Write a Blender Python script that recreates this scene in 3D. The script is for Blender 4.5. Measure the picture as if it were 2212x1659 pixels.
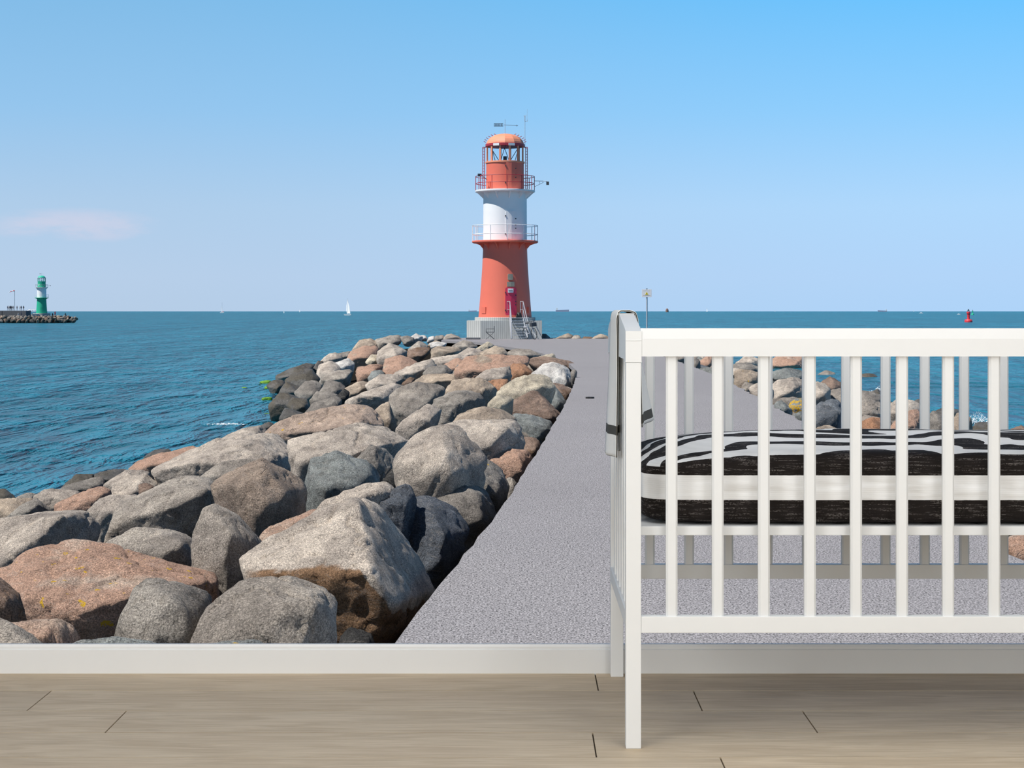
import bpy, bmesh, math, random
import numpy as np
from mathutils import Vector, Matrix

for o in list(bpy.data.objects):
    bpy.data.objects.remove(o, do_unlink=True)
SC = bpy.context.scene
COL = SC.collection
PI = math.pi

# ------------------------------------------------------------ camera
FPX, PX0, PY0, EYE = 3700.0, 1129.0, 672.0, 0.852      # focal length in pixels, vanishing point, eye height above the room floor
cd = bpy.data.cameras.new('camera'); cam = bpy.data.objects.new('camera', cd); COL.objects.link(cam)
cd.sensor_width = 36.0; cd.lens = FPX / 2212 * 36.0
cd.shift_x = -(PX0 - 1106.0) / 2212; cd.shift_y = -(829.5 - PY0) / 2212
cd.clip_start = 0.05; cd.clip_end = 40000
cam.location = (0, 0, EYE); cam.rotation_euler = (PI / 2, 0, 0)
SC.camera = cam

# ------------------------------------------------------------ exposure
SC.view_settings.view_transform = 'Standard'; SC.view_settings.look = 'None'
SC.view_settings.exposure = 0.0; SC.view_settings.gamma = 1.0; SC.view_settings.use_curve_mapping = False

def P(px, py, d):
    """point at distance d (along y) seen at photo pixel px, py"""
    return Vector(((px - PX0) / FPX * d, d, EYE - (py - PY0) / FPX * d))

# ------------------------------------------------------------ node helper
class NT:
    def __init__(s, tree): s.t = tree; s.n = tree.nodes; s.l = tree.links
    def new(s, typ, **kw):
        n = s.n.new(typ)
        for k, v in kw.items():
            if k.startswith('i_'):
                key = k[2:]; key = int(key) if key.isdigit() else key.replace('_', ' ')
                s.set(n.inputs[key], v)
            else: setattr(n, k, v)
        return n
    def set(s, inp, v):
        if isinstance(v, bpy.types.NodeSocket): s.l.new(v, inp)
        else: inp.default_value = v
    def math(s, op, a, b=0.0, c=None, clamp=False):
        n = s.n.new('ShaderNodeMath'); n.operation = op; n.use_clamp = clamp
        s.set(n.inputs[0], a); s.set(n.inputs[1], b)
        if c is not None: s.set(n.inputs[2], c)
        return n.outputs[0]
    def mix(s, f, a, b, mode='MIX'):
        n = s.n.new('ShaderNodeMix'); n.data_type = 'RGBA'; n.blend_type = mode; n.clamp_factor = True
        s.set(n.inputs[0], f); s.set(n.inputs[6], a); s.set(n.inputs[7], b)
        return n.outputs[2]
    def ramp(s, f, stops, interp='LINEAR'):
        n = s.n.new('ShaderNodeValToRGB'); r = n.color_ramp; r.interpolation = interp
        while len(r.elements) < len(stops): r.elements.new(0.5)
        for e, (p, c) in zip(r.elements, stops):
            e.position = p
            e.color = (c, c, c, 1) if isinstance(c, (int, float)) else (c[0], c[1], c[2], 1)
        s.set(n.inputs[0], f); return n.outputs[0]
    def noise(s, vec, scale, detail=2.0, rough=0.5, dist=0.0):
        n = s.n.new('ShaderNodeTexNoise'); n.noise_dimensions = '3D'
        s.set(n.inputs['Vector'], vec); n.inputs['Scale'].default_value = scale
        n.inputs['Detail'].default_value = detail; n.inputs['Roughness'].default_value = rough
        n.inputs['Distortion'].default_value = dist
        return n.outputs[0]
    def mapping(s, vec, scale=(1, 1, 1), loc=(0, 0, 0), rot=(0, 0, 0)):
        n = s.n.new('ShaderNodeMapping'); s.set(n.inputs['Vector'], vec)
        n.inputs['Scale'].default_value = scale; s.set(n.inputs['Location'], loc); n.inputs['Rotation'].default_value = rot
        return n.outputs[0]
    def smooth(s, v, a, b, c=0.0, d=1.0):
        n = s.n.new('ShaderNodeMapRange'); n.interpolation_type = 'SMOOTHSTEP'
        s.set(n.inputs[0], v); n.inputs[1].default_value = a; n.inputs[2].default_value = b
        n.inputs[3].default_value = c; n.inputs[4].default_value = d
        return n.outputs[0]

def c4(c): return (c[0], c[1], c[2], 1.0)

# ------------------------------------------------------------ world: clear summer sky, pale at the horizon, one thin cloud
W = bpy.data.worlds.new('sky'); SC.world = W; W.use_nodes = True
W.node_tree.nodes.clear(); T = NT(W.node_tree)
tc = T.new('ShaderNodeTexCoord'); sep = T.new('ShaderNodeSeparateXYZ'); T.l.new(tc.outputs['Generated'], sep.inputs[0])
dx, dy, dz = sep.outputs[0], sep.outputs[1], sep.outputs[2]
left = T.ramp(dz, [(0.0, (.470, .610, .790)), (.02, (.475, .620, .810)), (.06, (.430, .610, .820)), (.115, (.300, .560, .850)), (.185, (.215, .495, .800)), (.28, (.10, .27, .50)), (.45, (.03, .09, .22)), (1.0, (.012, .035, .10))])
right = T.ramp(dz, [(0.0, (.430, .655, .940)), (.02, (.445, .665, .950)), (.06, (.430, .690, .985)), (.115, (.270, .620, 1.0)), (.185, (.135, .540, 1.0)), (.28, (.07, .28, .60)), (.45, (.03, .09, .22)), (1.0, (.012, .035, .10))])
sky = T.mix(T.smooth(dx, -.28, .30), left, right)
yy = T.math('MAXIMUM', dy, 0.05)
cu = T.math('DIVIDE', dx, yy); cv = T.math('DIVIDE', dz, yy)
nz = T.noise(T.mapping(tc.outputs['Generated'], scale=(1, 1, 4)), 22, 5, .6)
e1 = T.math('POWER', T.math('DIVIDE', T.math('ADD', cu, .263), .052), 2.0)
cvv = T.math('ADD', cv, T.math('MULTIPLY', T.math('SUBTRACT', nz, .5), .010))
e2 = T.math('POWER', T.math('DIVIDE', T.math('SUBTRACT', cvv, .0505), .0105), 2.0)
msk = T.smooth(T.math('ADD', e1, e2), 1.2, .1)
msk = T.math('MULTIPLY', msk, T.math('MULTIPLY', T.smooth(nz, .30, .62), T.math('GREATER_THAN', dy, 0.0)))
sky = T.mix(T.math('MULTIPLY', msk, .75), sky, (.62, .65, .80, 1))
bgn = T.new('ShaderNodeBackground', i_Color=sky, i_Strength=1.0)
wo = T.new('ShaderNodeOutputWorld'); T.l.new(bgn.outputs[0], wo.inputs[0])

# ------------------------------------------------------------ sun (high, from the left and slightly behind the viewer)
sd = bpy.data.lights.new('sun', 'SUN'); sd.energy = 5.4; sd.angle = math.radians(.55); sd.color = (1.0, .955, .89)
sun = bpy.data.objects.new('sun', sd); COL.objects.link(sun)
SAZ, SEL = math.radians(64), math.radians(56)
sv = Vector((-math.sin(SAZ) * math.cos(SEL), -math.cos(SAZ) * math.cos(SEL), math.sin(SEL)))
sun.rotation_euler = sv.to_track_quat('Z', 'Y').to_euler(); sun.location = sv * 30

# ------------------------------------------------------------ added area lights for the room
def area(name, loc, target, sx, sy, power, col=(1, 1, 1)):
    l = bpy.data.lights.new(name, 'AREA'); l.shape = 'RECTANGLE'; l.size = sx; l.size_y = sy; l.energy = power; l.color = col
    o = bpy.data.objects.new(name, l); COL.objects.link(o); o.location = loc
    o.rotation_euler = (Vector(loc) - Vector(target)).to_track_quat('Z', 'Y').to_euler(); return o
area('added_ceiling_fill', (0.4, 1.9, 2.50), (0.4, 1.9, 0), 3.2, 2.4, 59, (.97, .985, 1))  # added soft fill under the ceiling, no lamp fitting there
area('added_key_light', (2.2, -3.0, 1.7), (0.6, 3.8, .4), 1.5, 1.5, 67, (.98, .99, 1))  # added key light from the right rear, no window in that wall
area('added_left_fill', (-2.4, 0.4, 1.5), (0.3, 3.8, .7), 1.4, 1.4, 54, (.98, .99, 1))  # added fill to brighten left-facing sides, no window on this side

# ------------------------------------------------------------ materials
def mat(name):
    m = bpy.data.materials.new(name); m.use_nodes = True; m.node_tree.nodes.clear()
    T = NT(m.node_tree)
    b = T.new('ShaderNodeBsdfPrincipled'); o = T.new('ShaderNodeOutputMaterial'); T.l.new(b.outputs[0], o.inputs[0])
    return m, T, b
def plain(name, col, rough=.5, var=.06, scale=12, metal=0.0, bump=0.0, spec=.5):
    m, T, b = mat(name)
    tcn = T.new('ShaderNodeTexCoord').outputs['Object']
    n = T.noise(tcn, scale, 4, .6)
    c = T.mix(n, c4([x * (1 - var) for x in col]), c4([min(1, x * (1 + var)) for x in col]))
    T.set(b.inputs['Base Color'], c); b.inputs['Roughness'].default_value = rough
    b.inputs['Metallic'].default_value = metal; b.inputs['Specular IOR Level'].default_value = spec
    if bump:
        bp = T.new('ShaderNodeBump', i_Height=n, i_Strength=bump, i_Distance=.01); T.l.new(bp.outputs[0], b.inputs['Normal'])
    return m

def rock_material(name, stain=None, stain_amt=0.0, wet=0.0, under=False):
    m, T, b = mat(name)
    oi = T.new('ShaderNodeObjectInfo'); tcn = T.new('ShaderNodeTexCoord')
    off = T.math('MULTIPLY', oi.outputs['Random'], 37.0)
    cx = T.new('ShaderNodeCombineXYZ', i_0=off, i_1=off, i_2=off).outputs[0]
    v = T.new('ShaderNodeVectorMath', operation='ADD'); T.l.new(tcn.outputs['Object'], v.inputs[0]); T.l.new(cx, v.inputs[1]); v = v.outputs[0]
    base = oi.outputs['Color']
    big = T.noise(v, 2.2, 7, .62, .3)
    grain = T.noise(v, 105, 3, .8)
    mid = T.noise(v, 9, 8, .7)
    c = T.mix(T.smooth(big, .36, .66), T.mix(1.0, base, (.66, .64, .63, 1), 'MULTIPLY'), T.mix(1.0, base, (1.16, 1.13, 1.09, 1), 'MULTIPLY'))
    if stain:
        if under:
            sx = T.new('ShaderNodeSeparateXYZ', i_0=tcn.outputs['Object'])
            zz = T.math('ADD', sx.outputs[2], T.math('MULTIPLY', T.math('SUBTRACT', big, .5), .22))
            l1 = T.math('SUBTRACT', T.math('ADD', T.math('MULTIPLY', sx.outputs[0], .10), .95), zz)
            l2 = T.math('SUBTRACT', T.math('SUBTRACT', 1.20, T.math('MULTIPLY', sx.outputs[0], 1.35)), zz)
            sm = T.math('MULTIPLY', T.smooth(T.math('MINIMUM', l1, l2), 0.0, .03), T.smooth(sx.outputs[0], -.60, -.42))
        else: sm = T.smooth(T.noise(v, 1.25, 6, .6, .6), .60 - stain_amt * .25, .66 - stain_amt * .2)
        c = T.mix(sm, c, c4(stain))
    c = T.mix(1.0, c, T.ramp(mid, [(.30, .62), (.48, .95), (.72, 1.22)]), 'MULTIPLY')
    c = T.mix(1.0, c, T.ramp(grain, [(.34, .30), (.45, .80), (.55, 1.12), (.66, 1.9)]), 'MULTIPLY')
    vein = T.noise(T.mapping(v, scale=(1, 1, 3.2), rot=(.5, .4, .3)), 3.0, 5, .6, 1.5)
    c = T.mix(T.math('MULTIPLY', T.smooth(T.math('ABSOLUTE', T.math('SUBTRACT', vein, .5)), .016, .0), .22), c, (.55, .5, .45, 1))
    crack = T.smooth(T.math('ABSOLUTE', T.math('SUBTRACT', T.noise(T.mapping(v, scale=(1, 1, 2.0), rot=(.2, .5, .1)), 1.1, 4, .6, .5), .5)), .008, .0)
    crack = T.math('MULTIPLY', crack, T.smooth(T.noise(v, 1.1, 2, .5), .52, .66))
    c = T.mix(T.math('MULTIPLY', crack, .30), c, (.05, .045, .04, 1))
    lv = T.noise(v, 11, 2, .5, .1)
    thr = T.math('SUBTRACT', .86, T.math('MULTIPLY', oi.outputs['Alpha'], .31))
    lm = T.smooth(T.math('SUBTRACT', lv, thr), 0.0, .02)
    gm = T.smooth(T.noise(v, 40, 3, .6), .36, .52)
    c = T.mix(T.math('MULTIPLY', lm, gm), c, (.62, .38, .03, 1))
    T.set(b.inputs['Base Color'], c)
    b.inputs['Roughness'].default_value = .9 - .45 * wet
    b.inputs['Specular IOR Level'].default_value = .25 + .25 * wet
    h = T.math('ADD', T.math('MULTIPLY', mid, 1.0), T.math('MULTIPLY', grain, .10))
    h = T.math('SUBTRACT', h, T.math('MULTIPLY', crack, .12))
    bp = T.new('ShaderNodeBump', i_Height=h, i_Strength=1.0, i_Distance=.055); T.l.new(bp.outputs[0], b.inputs['Normal'])
    return m

M = {}
M['rock'] = rock_material('granite_boulder')
M['rock_brown'] = rock_material('rust_stained_boulder', (.20, .125, .08), .35)
M['rock_hero'] = rock_material('boulder_with_rusty_fracture', (.25, .15, .085), .5, under=True)
M['rock_pink'] = rock_material('pink_granite_boulder', (.47, .30, .22), 1.05)
M['rock_wet'] = rock_material('wet_boulder', (.10, .085, .06), .5, wet=1.0)
M['white_paint'] = plain('white_furniture_lacquer', (.75, .765, .77), .42, .008, 30)
M['baseboard'] = plain('white_skirting_paint', (.74, .745, .74), .45, .01, 20)
M['plaster'] = plain('white_wall_plaster', (.82, .81, .79), .9, .02, 6)
M['red_paint'] = plain('weathered_red_paint', (.78, .175, .115), .6, .07, 1.2)
M['red_dome'] = plain('faded_orange_red_paint', (.85, .32, .19), .6, .05, 1.5)
M['crimson'] = plain('crimson_door_paint', (.70, .035, .10), .5, .08, 1.5)
M['tower_white'] = plain('white_tower_paint', (.86, .87, .88), .6, .04, 1.2)
M['green_paint'] = plain('green_tower_paint', (.015, .42, .25), .6, .07, 1.2)
M['green_dome'] = plain('light_green_dome_paint', (.02, .50, .33), .6, .07, 1.5)
M['rail_red'] = plain('dark_red_rail_paint', (.42, .035, .055), .5)
M['steel'] = plain('galvanised_steel', (.50, .52, .55), .4, .08, 6, metal=.3)
M['dark_metal'] = plain('dark_grey_metal', (.05, .055, .065), .5)
M['black'] = plain('black_rubber', (.02, .02, .02), .6)
M['box_grey'] = plain('weathered_grey_box', (.33, .31, .25), .7, .2, 8)
M['sign_white'] = plain('white_sign_enamel', (.86, .86, .87), .4, .01)
M['yellow'] = plain('yellow_sign_paint', (.80, .62, .02), .5)
M['sail'] = plain('white_sailcloth', (.88, .89, .90), .8, .03, .3)
M['hull'] = plain('white_boat_hull', (.80, .80, .80), .5, .03, .5)
M['red_buoy'] = plain('red_buoy_paint', (.75, .05, .07), .5, .1, 1)
M['green_buoy'] = plain('green_buoy_paint', (.03, .55, .30), .5, .1, 1)
M['algae'] = plain('green_algae', (.14, .30, .02), .8, .5, 9, bump=.6)
M['foam'] = plain('sea_foam', (.85, .90, .94), .9, .12, 5)
M['gravel_bed'] = plain('soil_with_gap_shade', (.018, .016, .014), .95, .5, 7, bump=.8, spec=0.0)  # near-black base puts the shade of the gaps into the colour
M['quay'] = plain('dark_quay_concrete', (.13, .135, .145), .9, .3, 2)
M['ship_hull'] = plain('distant_ship_hull', (.30, .34, .46), .7)

def glass_mat():
    m, T, b = mat('lantern_glass')
    b.inputs['Base Color'].default_value = (.9, .96, 1, 1); b.inputs['Roughness'].default_value = .02
    b.inputs['Transmission Weight'].default_value = 1.0; b.inputs['IOR'].default_value = 1.02
    return m
M['glass'] = glass_mat()

def concrete_mat():
    m, T, b = mat('board_marked_concrete')
    tcn = T.new('ShaderNodeTexCoord').outputs['Object']
    w = T.new('ShaderNodeTexWave', wave_type='BANDS', bands_direction='X', i_Vector=tcn, i_Scale=2.6, i_Distortion=.15)
    n = T.noise(T.mapping(tcn, scale=(3, 3, .6)), 2.0, 5, .65)
    c = T.mix(n, (.37, .38, .37, 1), (.62, .63, .61, 1))
    c = T.mix(T.smooth(w.outputs[1], .12, .0), c, (.25, .26, .25, 1))
    T.set(b.inputs['Base Color'], c); b.inputs['Roughness'].default_value = .9
    return m
M['concrete'] = concrete_mat()

def asphalt_mat():
    m, T, b = mat('speckled_grey_asphalt')
    tcn = T.new('ShaderNodeTexCoord').outputs['Object']
    g1 = T.noise(T.mapping(tcn, scale=(1, .6, 1)), 88, 3, .8); g2 = T.noise(tcn, .35, 5, .6); g3 = T.noise(tcn, 210, 2, .7)
    c = T.mix(g2, (.270, .262, .276, 1), (.335, .325, .338, 1))
    c = T.mix(1.0, c, T.ramp(g1, [(.36, .10), (.44, .50), (.50, .95), (.58, 1.25), (.66, 1.6)]), 'MULTIPLY')
    c = T.mix(1.0, c, T.ramp(g3, [(.3, .65), (.5, 1.0), (.7, 1.35)]), 'MULTIPLY')
    T.set(b.inputs['Base Color'], c); b.inputs['Roughness'].default_value = .95; b.inputs['Specular IOR Level'].default_value = .2
    bp = T.new('ShaderNodeBump', i_Height=g1, i_Strength=.5, i_Distance=.008); T.l.new(bp.outputs[0], b.inputs['Normal'])
    return m
M['asphalt'] = asphalt_mat()

def sea_mat():
    m, T, b = mat('choppy_blue_green_sea')
    pos = T.new('ShaderNodeNewGeometry').outputs['Position']
    s1 = T.noise(T.mapping(pos, scale=(.16, .12, 1)), 1.0, 3, .5, .6)      # swell
    s2 = T.noise(T.mapping(pos, scale=(1.25, .26, 1)), 1.0, 4, .6, .5)      # chop
    s3 = T.noise(T.mapping(pos, scale=(4.2, 1.1, 1)), 1.0, 4, .65)         # ripples
    s4 = T.noise(T.mapping(pos, scale=(.16, .022, 1)), 1.0, 5, .65)
    far = T.noise(T.mapping(pos, scale=(.010, .004, 1)), 1.0, 4, .6)
    h = T.math('ADD', T.math('MULTIPLY', s1, 1.5), T.math('ADD', T.math('MULTIPLY', s2, .55), T.math('MULTIPLY', s3, .11)))
    h = T.math('ADD', h, T.math('MULTIPLY', s4, 2.0))
    bp = T.new('ShaderNodeBump', i_Height=h, i_Strength=1.0, i_Distance=3.2)
    c = T.mix(far, (.012, .150, .235, 1), (.026, .225, .325, 1))
    c = T.mix(1.0, c, T.ramp(T.math('ADD', T.math('MULTIPLY', s2, .5), T.math('MULTIPLY', s4, .5)), [(.36, .55), (.5, .95), (.62, 1.2)]), 'MULTIPLY')  # light and dark of crests and troughs painted into the base colour
    T.set(b.inputs['Base Color'], c); b.inputs['Roughness'].default_value = .27
    b.inputs['Specular IOR Level'].default_value = .10; b.inputs['IOR'].default_value = 1.33
    T.l.new(bp.outputs[0], b.inputs['Normal'])
    fo = T.noise(T.mapping(pos, scale=(.25, .12, 1)), 1.0, 5, .75)
    fm = T.smooth(fo, .765, .785)
    T.set(b.inputs['Base Color'], T.mix(fm, c, (.8, .85, .88, 1)))
    return m
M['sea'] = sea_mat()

def wood_mat():
    m, T, b = mat('pale_oak_laminate')
    tcn = T.new('ShaderNodeTexCoord').outputs['Object']
    at = T.new('ShaderNodeAttribute', attribute_name='plank'); pv = at.outputs['Fac']
    off = T.new('ShaderNodeCombineXYZ', i_0=T.math('MULTIPLY', pv, 17.0), i_1=T.math('MULTIPLY', pv, 31.0), i_2=0.0).outputs[0]
    v = T.new('ShaderNodeVectorMath', operation='ADD'); T.l.new(tcn, v.inputs[0]); T.l.new(off, v.inputs[1]); v = v.outputs[0]
    g1 = T.noise(T.mapping(v, scale=(1.9, 13, 1)), 2.0, 7, .6, 1.1)
    g2 = T.noise(T.mapping(v, scale=(3.0, 90, 1)), 2.0, 4, .6)
    g3 = T.noise(T.mapping(v, scale=(.9, 3.0, 1)), 1.5, 3, .5)
    c = T.mix(T.smooth(g1, .30, .70), (.46, .365, .25, 1), (.575, .475, .345, 1))
    c = T.mix(T.math('MULTIPLY', T.smooth(g3, .50, .75), .35), c, (.50, .385, .27, 1))
    c = T.mix(1.0, c, T.ramp(g2, [(.3, .86), (.5, 1.0), (.7, 1.08)]), 'MULTIPLY')
    knot = T.smooth(T.noise(T.mapping(v, scale=(3.0, 22, 1)), 1.3, 3, .5), .72, .80)
    c = T.mix(T.math('MULTIPLY', knot, .5), c, (.22, .15, .10, 1))
    c = T.mix(1.0, c, T.mix(pv, (.93, .93, .93, 1), (1.05, 1.04, 1.03, 1)), 'MULTIPLY')
    T.set(b.inputs['Base Color'], c); b.inputs['Roughness'].default_value = .5; b.inputs['Specular IOR Level'].default_value = .2
    return m
M['wood'] = wood_mat()
M['plank_gap'] = plain('dark_plank_joint', (.05, .035, .022), .9)

def bedding_mat():
    m, T, b = mat('black_and_white_brush_stroke_cotton')
    tcn = T.new('ShaderNodeTexCoord').outputs['Object']
    sp = T.new('ShaderNodeSeparateXYZ', i_0=tcn); x, y, z = sp.outputs
    bend = T.math('MAXIMUM', T.math('SUBTRACT', .24, x), 0.0)
    w1 = T.noise(T.mapping(tcn, scale=(1.7, 1.6, .01), loc=(.3, .2, 0)), 2.0, 2, .5, .6)
    w2 = T.noise(T.mapping(tcn, scale=(9, 9, .01)), 2.0, 4, .65)
    v = T.math('ADD', y, T.math('MULTIPLY', T.math('MULTIPLY', bend, bend), 4.2))
    v = T.math('ADD', v, T.math('MULTIPLY', T.math('SUBTRACT', w1, .5), .42))
    v = T.math('ADD', v, T.math('MULTIPLY', T.math('SUBTRACT', w2, .5), .012))
    ed = T.math('ADD', y, T.math('MULTIPLY', T.math('SUBTRACT', w2, .5), .012))
    pat = T.ramp(v, [(0, 0), (.018, 1), (.105, 0), (.175, 1), (.255, 0), (.35, 1), (.40, 0), (.47, 1), (.50, 0)], 'CONSTANT')
    z2 = T.math('ADD', z, T.math('MULTIPLY', T.math('SUBTRACT', T.noise(T.mapping(tcn, scale=(60, 0, 60)), 1.0, 2, .5), .5), .0012))
    front = T.ramp(T.math('MULTIPLY', z2, 4.0), [(0, 0), (.196, 1), (.392, 0)], 'CONSTANT')     # z .049 and .098
    topm = T.math('GREATER_THAN', z, .114)
    strip = T.math('GREATER_THAN', ed, .016)         # the roll of the front edge stays black
    strip = T.math('MULTIPLY', topm, strip)
    backm = T.math('GREATER_THAN', ed, .505)
    pat = T.mix(backm, pat, (0, 0, 0, 1))
    k = T.mix(strip, front, pat)
    streak = T.noise(T.mapping(tcn, scale=(14, 60, 260)), 1.0, 3, .7)
    weave = T.noise(T.mapping(tcn, scale=(300, 300, 500)), 1.0, 1, .5)
    wp = T.math('MULTIPLY', T.smooth(streak, .50, .66), T.smooth(weave, .40, .60))
    blk = T.mix(T.math('MULTIPLY', wp, .40), (.012, .009, .008, 1), (.33, .30, .28, 1))
    wv = T.new('ShaderNodeTexWave', wave_type='BANDS', bands_direction='Z', i_Vector=tcn, i_Scale=75.0, i_Distortion=1.0)
    wht = T.mix(T.math('MULTIPLY', wv.outputs[1], .12), (.84, .845, .84, 1), (.55, .55, .54, 1))
    c = T.mix(k, blk, wht)
    T.set(b.inputs['Base Color'], c); b.inputs['Roughness'].default_value = .85; b.inputs['Specular IOR Level'].default_value = .2
    bp = T.new('ShaderNodeBump', i_Height=streak, i_Strength=.25, i_Distance=.002); T.l.new(bp.outputs[0], b.inputs['Normal'])
    return m
M['bedding'] = bedding_mat()
M['blanket'] = plain('white_blanket_cotton', (.84, .84, .82), .85, .015, 40, bump=.1)
M['blanket_band'] = plain('charcoal_blanket_band', (.06, .055, .045), .85, .1, 60)

# ------------------------------------------------------------ mesh building
class MB:
    def __init__(s): s.bm = bmesh.new()
    def box(s, x0, x1, y0, y1, z0, z1, bev=0.0):
        r = bmesh.ops.create_cube(s.bm, size=1.0)
        for v in r['verts']:
            v.co = Vector(((x0 + x1) / 2 + v.co.x * (x1 - x0), (y0 + y1) / 2 + v.co.y * (y1 - y0), (z0 + z1) / 2 + v.co.z * (z1 - z0)))
        if bev:
            es = list({e for v in r['verts'] for e in v.link_edges})
            bmesh.ops.bevel(s.bm, geom=es, offset=bev, segments=2, profile=.6, affect='EDGES')
        return s
    def obox(s, c, ux, uy, hx, hy, z0, z1):
        ux = Vector(ux).normalized(); uy = Vector(uy).normalized(); c = Vector(c); vs = []
        for z in (z0, z1):
            for a, b_ in ((-1, -1), (1, -1), (1, 1), (-1, 1)):
                p = c + ux * hx * a + uy * hy * b_; vs.append(s.bm.verts.new((p.x, p.y, z)))
        for f in ((3, 2, 1, 0), (4, 5, 6, 7), (0, 1, 5, 4), (1, 2, 6, 5), (2, 3, 7, 6), (3, 0, 4, 7)):
            s.bm.faces.new([vs[i] for i in f])
        return s
    def tube(s, pts, r, seg=8, closed=False, r2=None):
        pts = [Vector(p) for p in pts]; n = len(pts); rings = []
        for i, p in enumerate(pts):
            a = pts[(i - 1) % n] if (closed or i > 0) else p
            b_ = pts[(i + 1) % n] if (closed or i < n - 1) else p
            t = (b_ - a).normalized()
            up = Vector((0, 0, 1)) if abs(t.z) < .95 else Vector((1, 0, 0))
            u = t.cross(up).normalized(); w = u.cross(t)
            rr = r if r2 is None else r + (r2 - r) * i / max(1, n - 1)
            rings.append([s.bm.verts.new(p + (u * math.cos(2 * PI * k / seg) + w * math.sin(2 * PI * k / seg)) * rr) for k in range(seg)])
        m_ = n if closed else n - 1
        for i in range(m_):
            A, B = rings[i], rings[(i + 1) % n]
            for k in range(seg): s.bm.faces.new((A[k], A[(k + 1) % seg], B[(k + 1) % seg], B[k]))
        if not closed:
            s.bm.faces.new(list(reversed(rings[0]))); s.bm.faces.new(rings[-1])
        return s
    def ring(s, cx, cy, z, R, r, seg=48, a0=0, a1=2 * PI):
        full = abs(a1 - a0 - 2 * PI) < 1e-6
        n = seg if full else seg + 1
        return s.tube([(cx + R * math.cos(a0 + (a1 - a0) * i / seg), cy + R * math.sin(a0 + (a1 - a0) * i / seg), z) for i in range(n)], r, 6, closed=full)
    def lathe(s, prof, cx=0, cy=0, seg=48, cap=True):
        rings = []
        for (r, z) in prof:
            rings.append([s.bm.verts.new((cx + r * math.cos(2 * PI * k / seg), cy + r * math.sin(2 * PI * k / seg), z)) for k in range(seg)])
        for i in range(len(rings) - 1):
            for k in range(seg): s.bm.faces.new((rings[i][k], rings[i][(k + 1) % seg], rings[i + 1][(k + 1) % seg], rings[i + 1][k]))
        if cap:
            s.bm.faces.new(list(reversed(rings[0]))); s.bm.faces.new(rings[-1])
        return s
    def prism(s, poly, axis, a0, a1):
        """poly in the two other axes, extruded along axis"""
        A, B = [], []
        for (u, w) in poly:
            for val, L in ((a0, A), (a1, B)):
                co = {'x': (val, u, w), 'y': (u, val, w), 'z': (u, w, val)}[axis]; L.append(s.bm.verts.new(co))
        n = len(poly)
        s.bm.faces.new(A); s.bm.faces.new(list(reversed(B)))
        for i in range(n): s.bm.faces.new((A[i], B[i], B[(i + 1) % n], A[(i + 1) % n]))
        return s
    def build(s, name, m, parent=None, smooth=False, loc=None):
        bmesh.ops.recalc_face_normals(s.bm, faces=s.bm.faces)
        me = bpy.data.meshes.new(name)
        if loc is not None: bmesh.ops.translate(s.bm, verts=s.bm.verts, vec=-Vector(loc))
        s.bm.to_mesh(me); s.bm.free()
        if smooth:
            me.polygons.foreach_set('use_smooth', [True] * len(me.polygons))
            try: me.set_sharp_from_angle(angle=math.radians(35))
            except Exception: pass
        me.materials.append(m)
        o = bpy.data.objects.new(name, me); COL.objects.link(o)
        if loc is not None: o.location = loc
        if parent: o.parent = parent
        return o

def tag(o, label, cat, group=None, kind=None):
    if label: o['label'] = label
    if cat: o['category'] = cat
    if group: o['group'] = group
    if kind: o['kind'] = kind
    return o
def structure(o, label=None):
    o['kind'] = 'structure'
    if label: o['label'] = label
    return o
def thing(name, label, cat, loc=(0, 0, 0), group=None):
    o = bpy.data.objects.new(name, None); COL.objects.link(o); o.location = loc; o.empty_display_size = .1
    return tag(o, label, cat, group)
def copy_tree(o, parent=None):
    c = o.copy(); COL.objects.link(c); c.parent = parent
    for ch in list(o.children): copy_tree(ch, c)
    return c

# ============================================================ LARGE STRUCTURE
ZP = EYE - 1.66           # surface of the mole path
ZS = EYE - 3.30           # sea level
EL = [(3.0, -1.0), (8.5, -.64), (10.4, -.50), (14.5, -.17), (22.5, .31), (31.8, .82), (39.4, 1.19), (48, 1.5), (55.8, 1.45), (64, 1.0), (72, .41), (81.9, -1.08), (90, -2.1), (97, -4.6), (106, -4.8), (110, -4.6)]
ER = [(3.0, 3.0), (11.4, 3.34), (25.8, 4.23), (33, 4.56), (45.2, 5.0), (53.4, 5.10), (70, 5.2), (93, 5.4), (104, 5.6), (110, 5.8)]
def xl(y): return float(np.interp(y, [a for a, b in EL], [b for a, b in EL]))
def xr(y): return float(np.interp(y, [a for a, b in ER], [b for a, b in ER]))
SLW = 9.6
def ground(x, y):
    """height of the rubble slope"""
    if y > 106:
        e = (y - 106) / 8.0
    else: e = 0
    l = max(0.0, (xl(y) - x) / SLW); r = max(0.0, (x - xr(y)) / 8.6)
    return ZP - (ZP - ZS) * min(1.6, max(l, r, e))
def bed(x, y):
    g = ground(x, y)
    return g - .5 * max(0, min(1, max((xl(y) - x), (x - xr(y))) / .3)) * max(0, 1 - max(xl(y) - x, x - xr(y)) / 5) * max(0, min(1, (62 - y) / 10))

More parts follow.
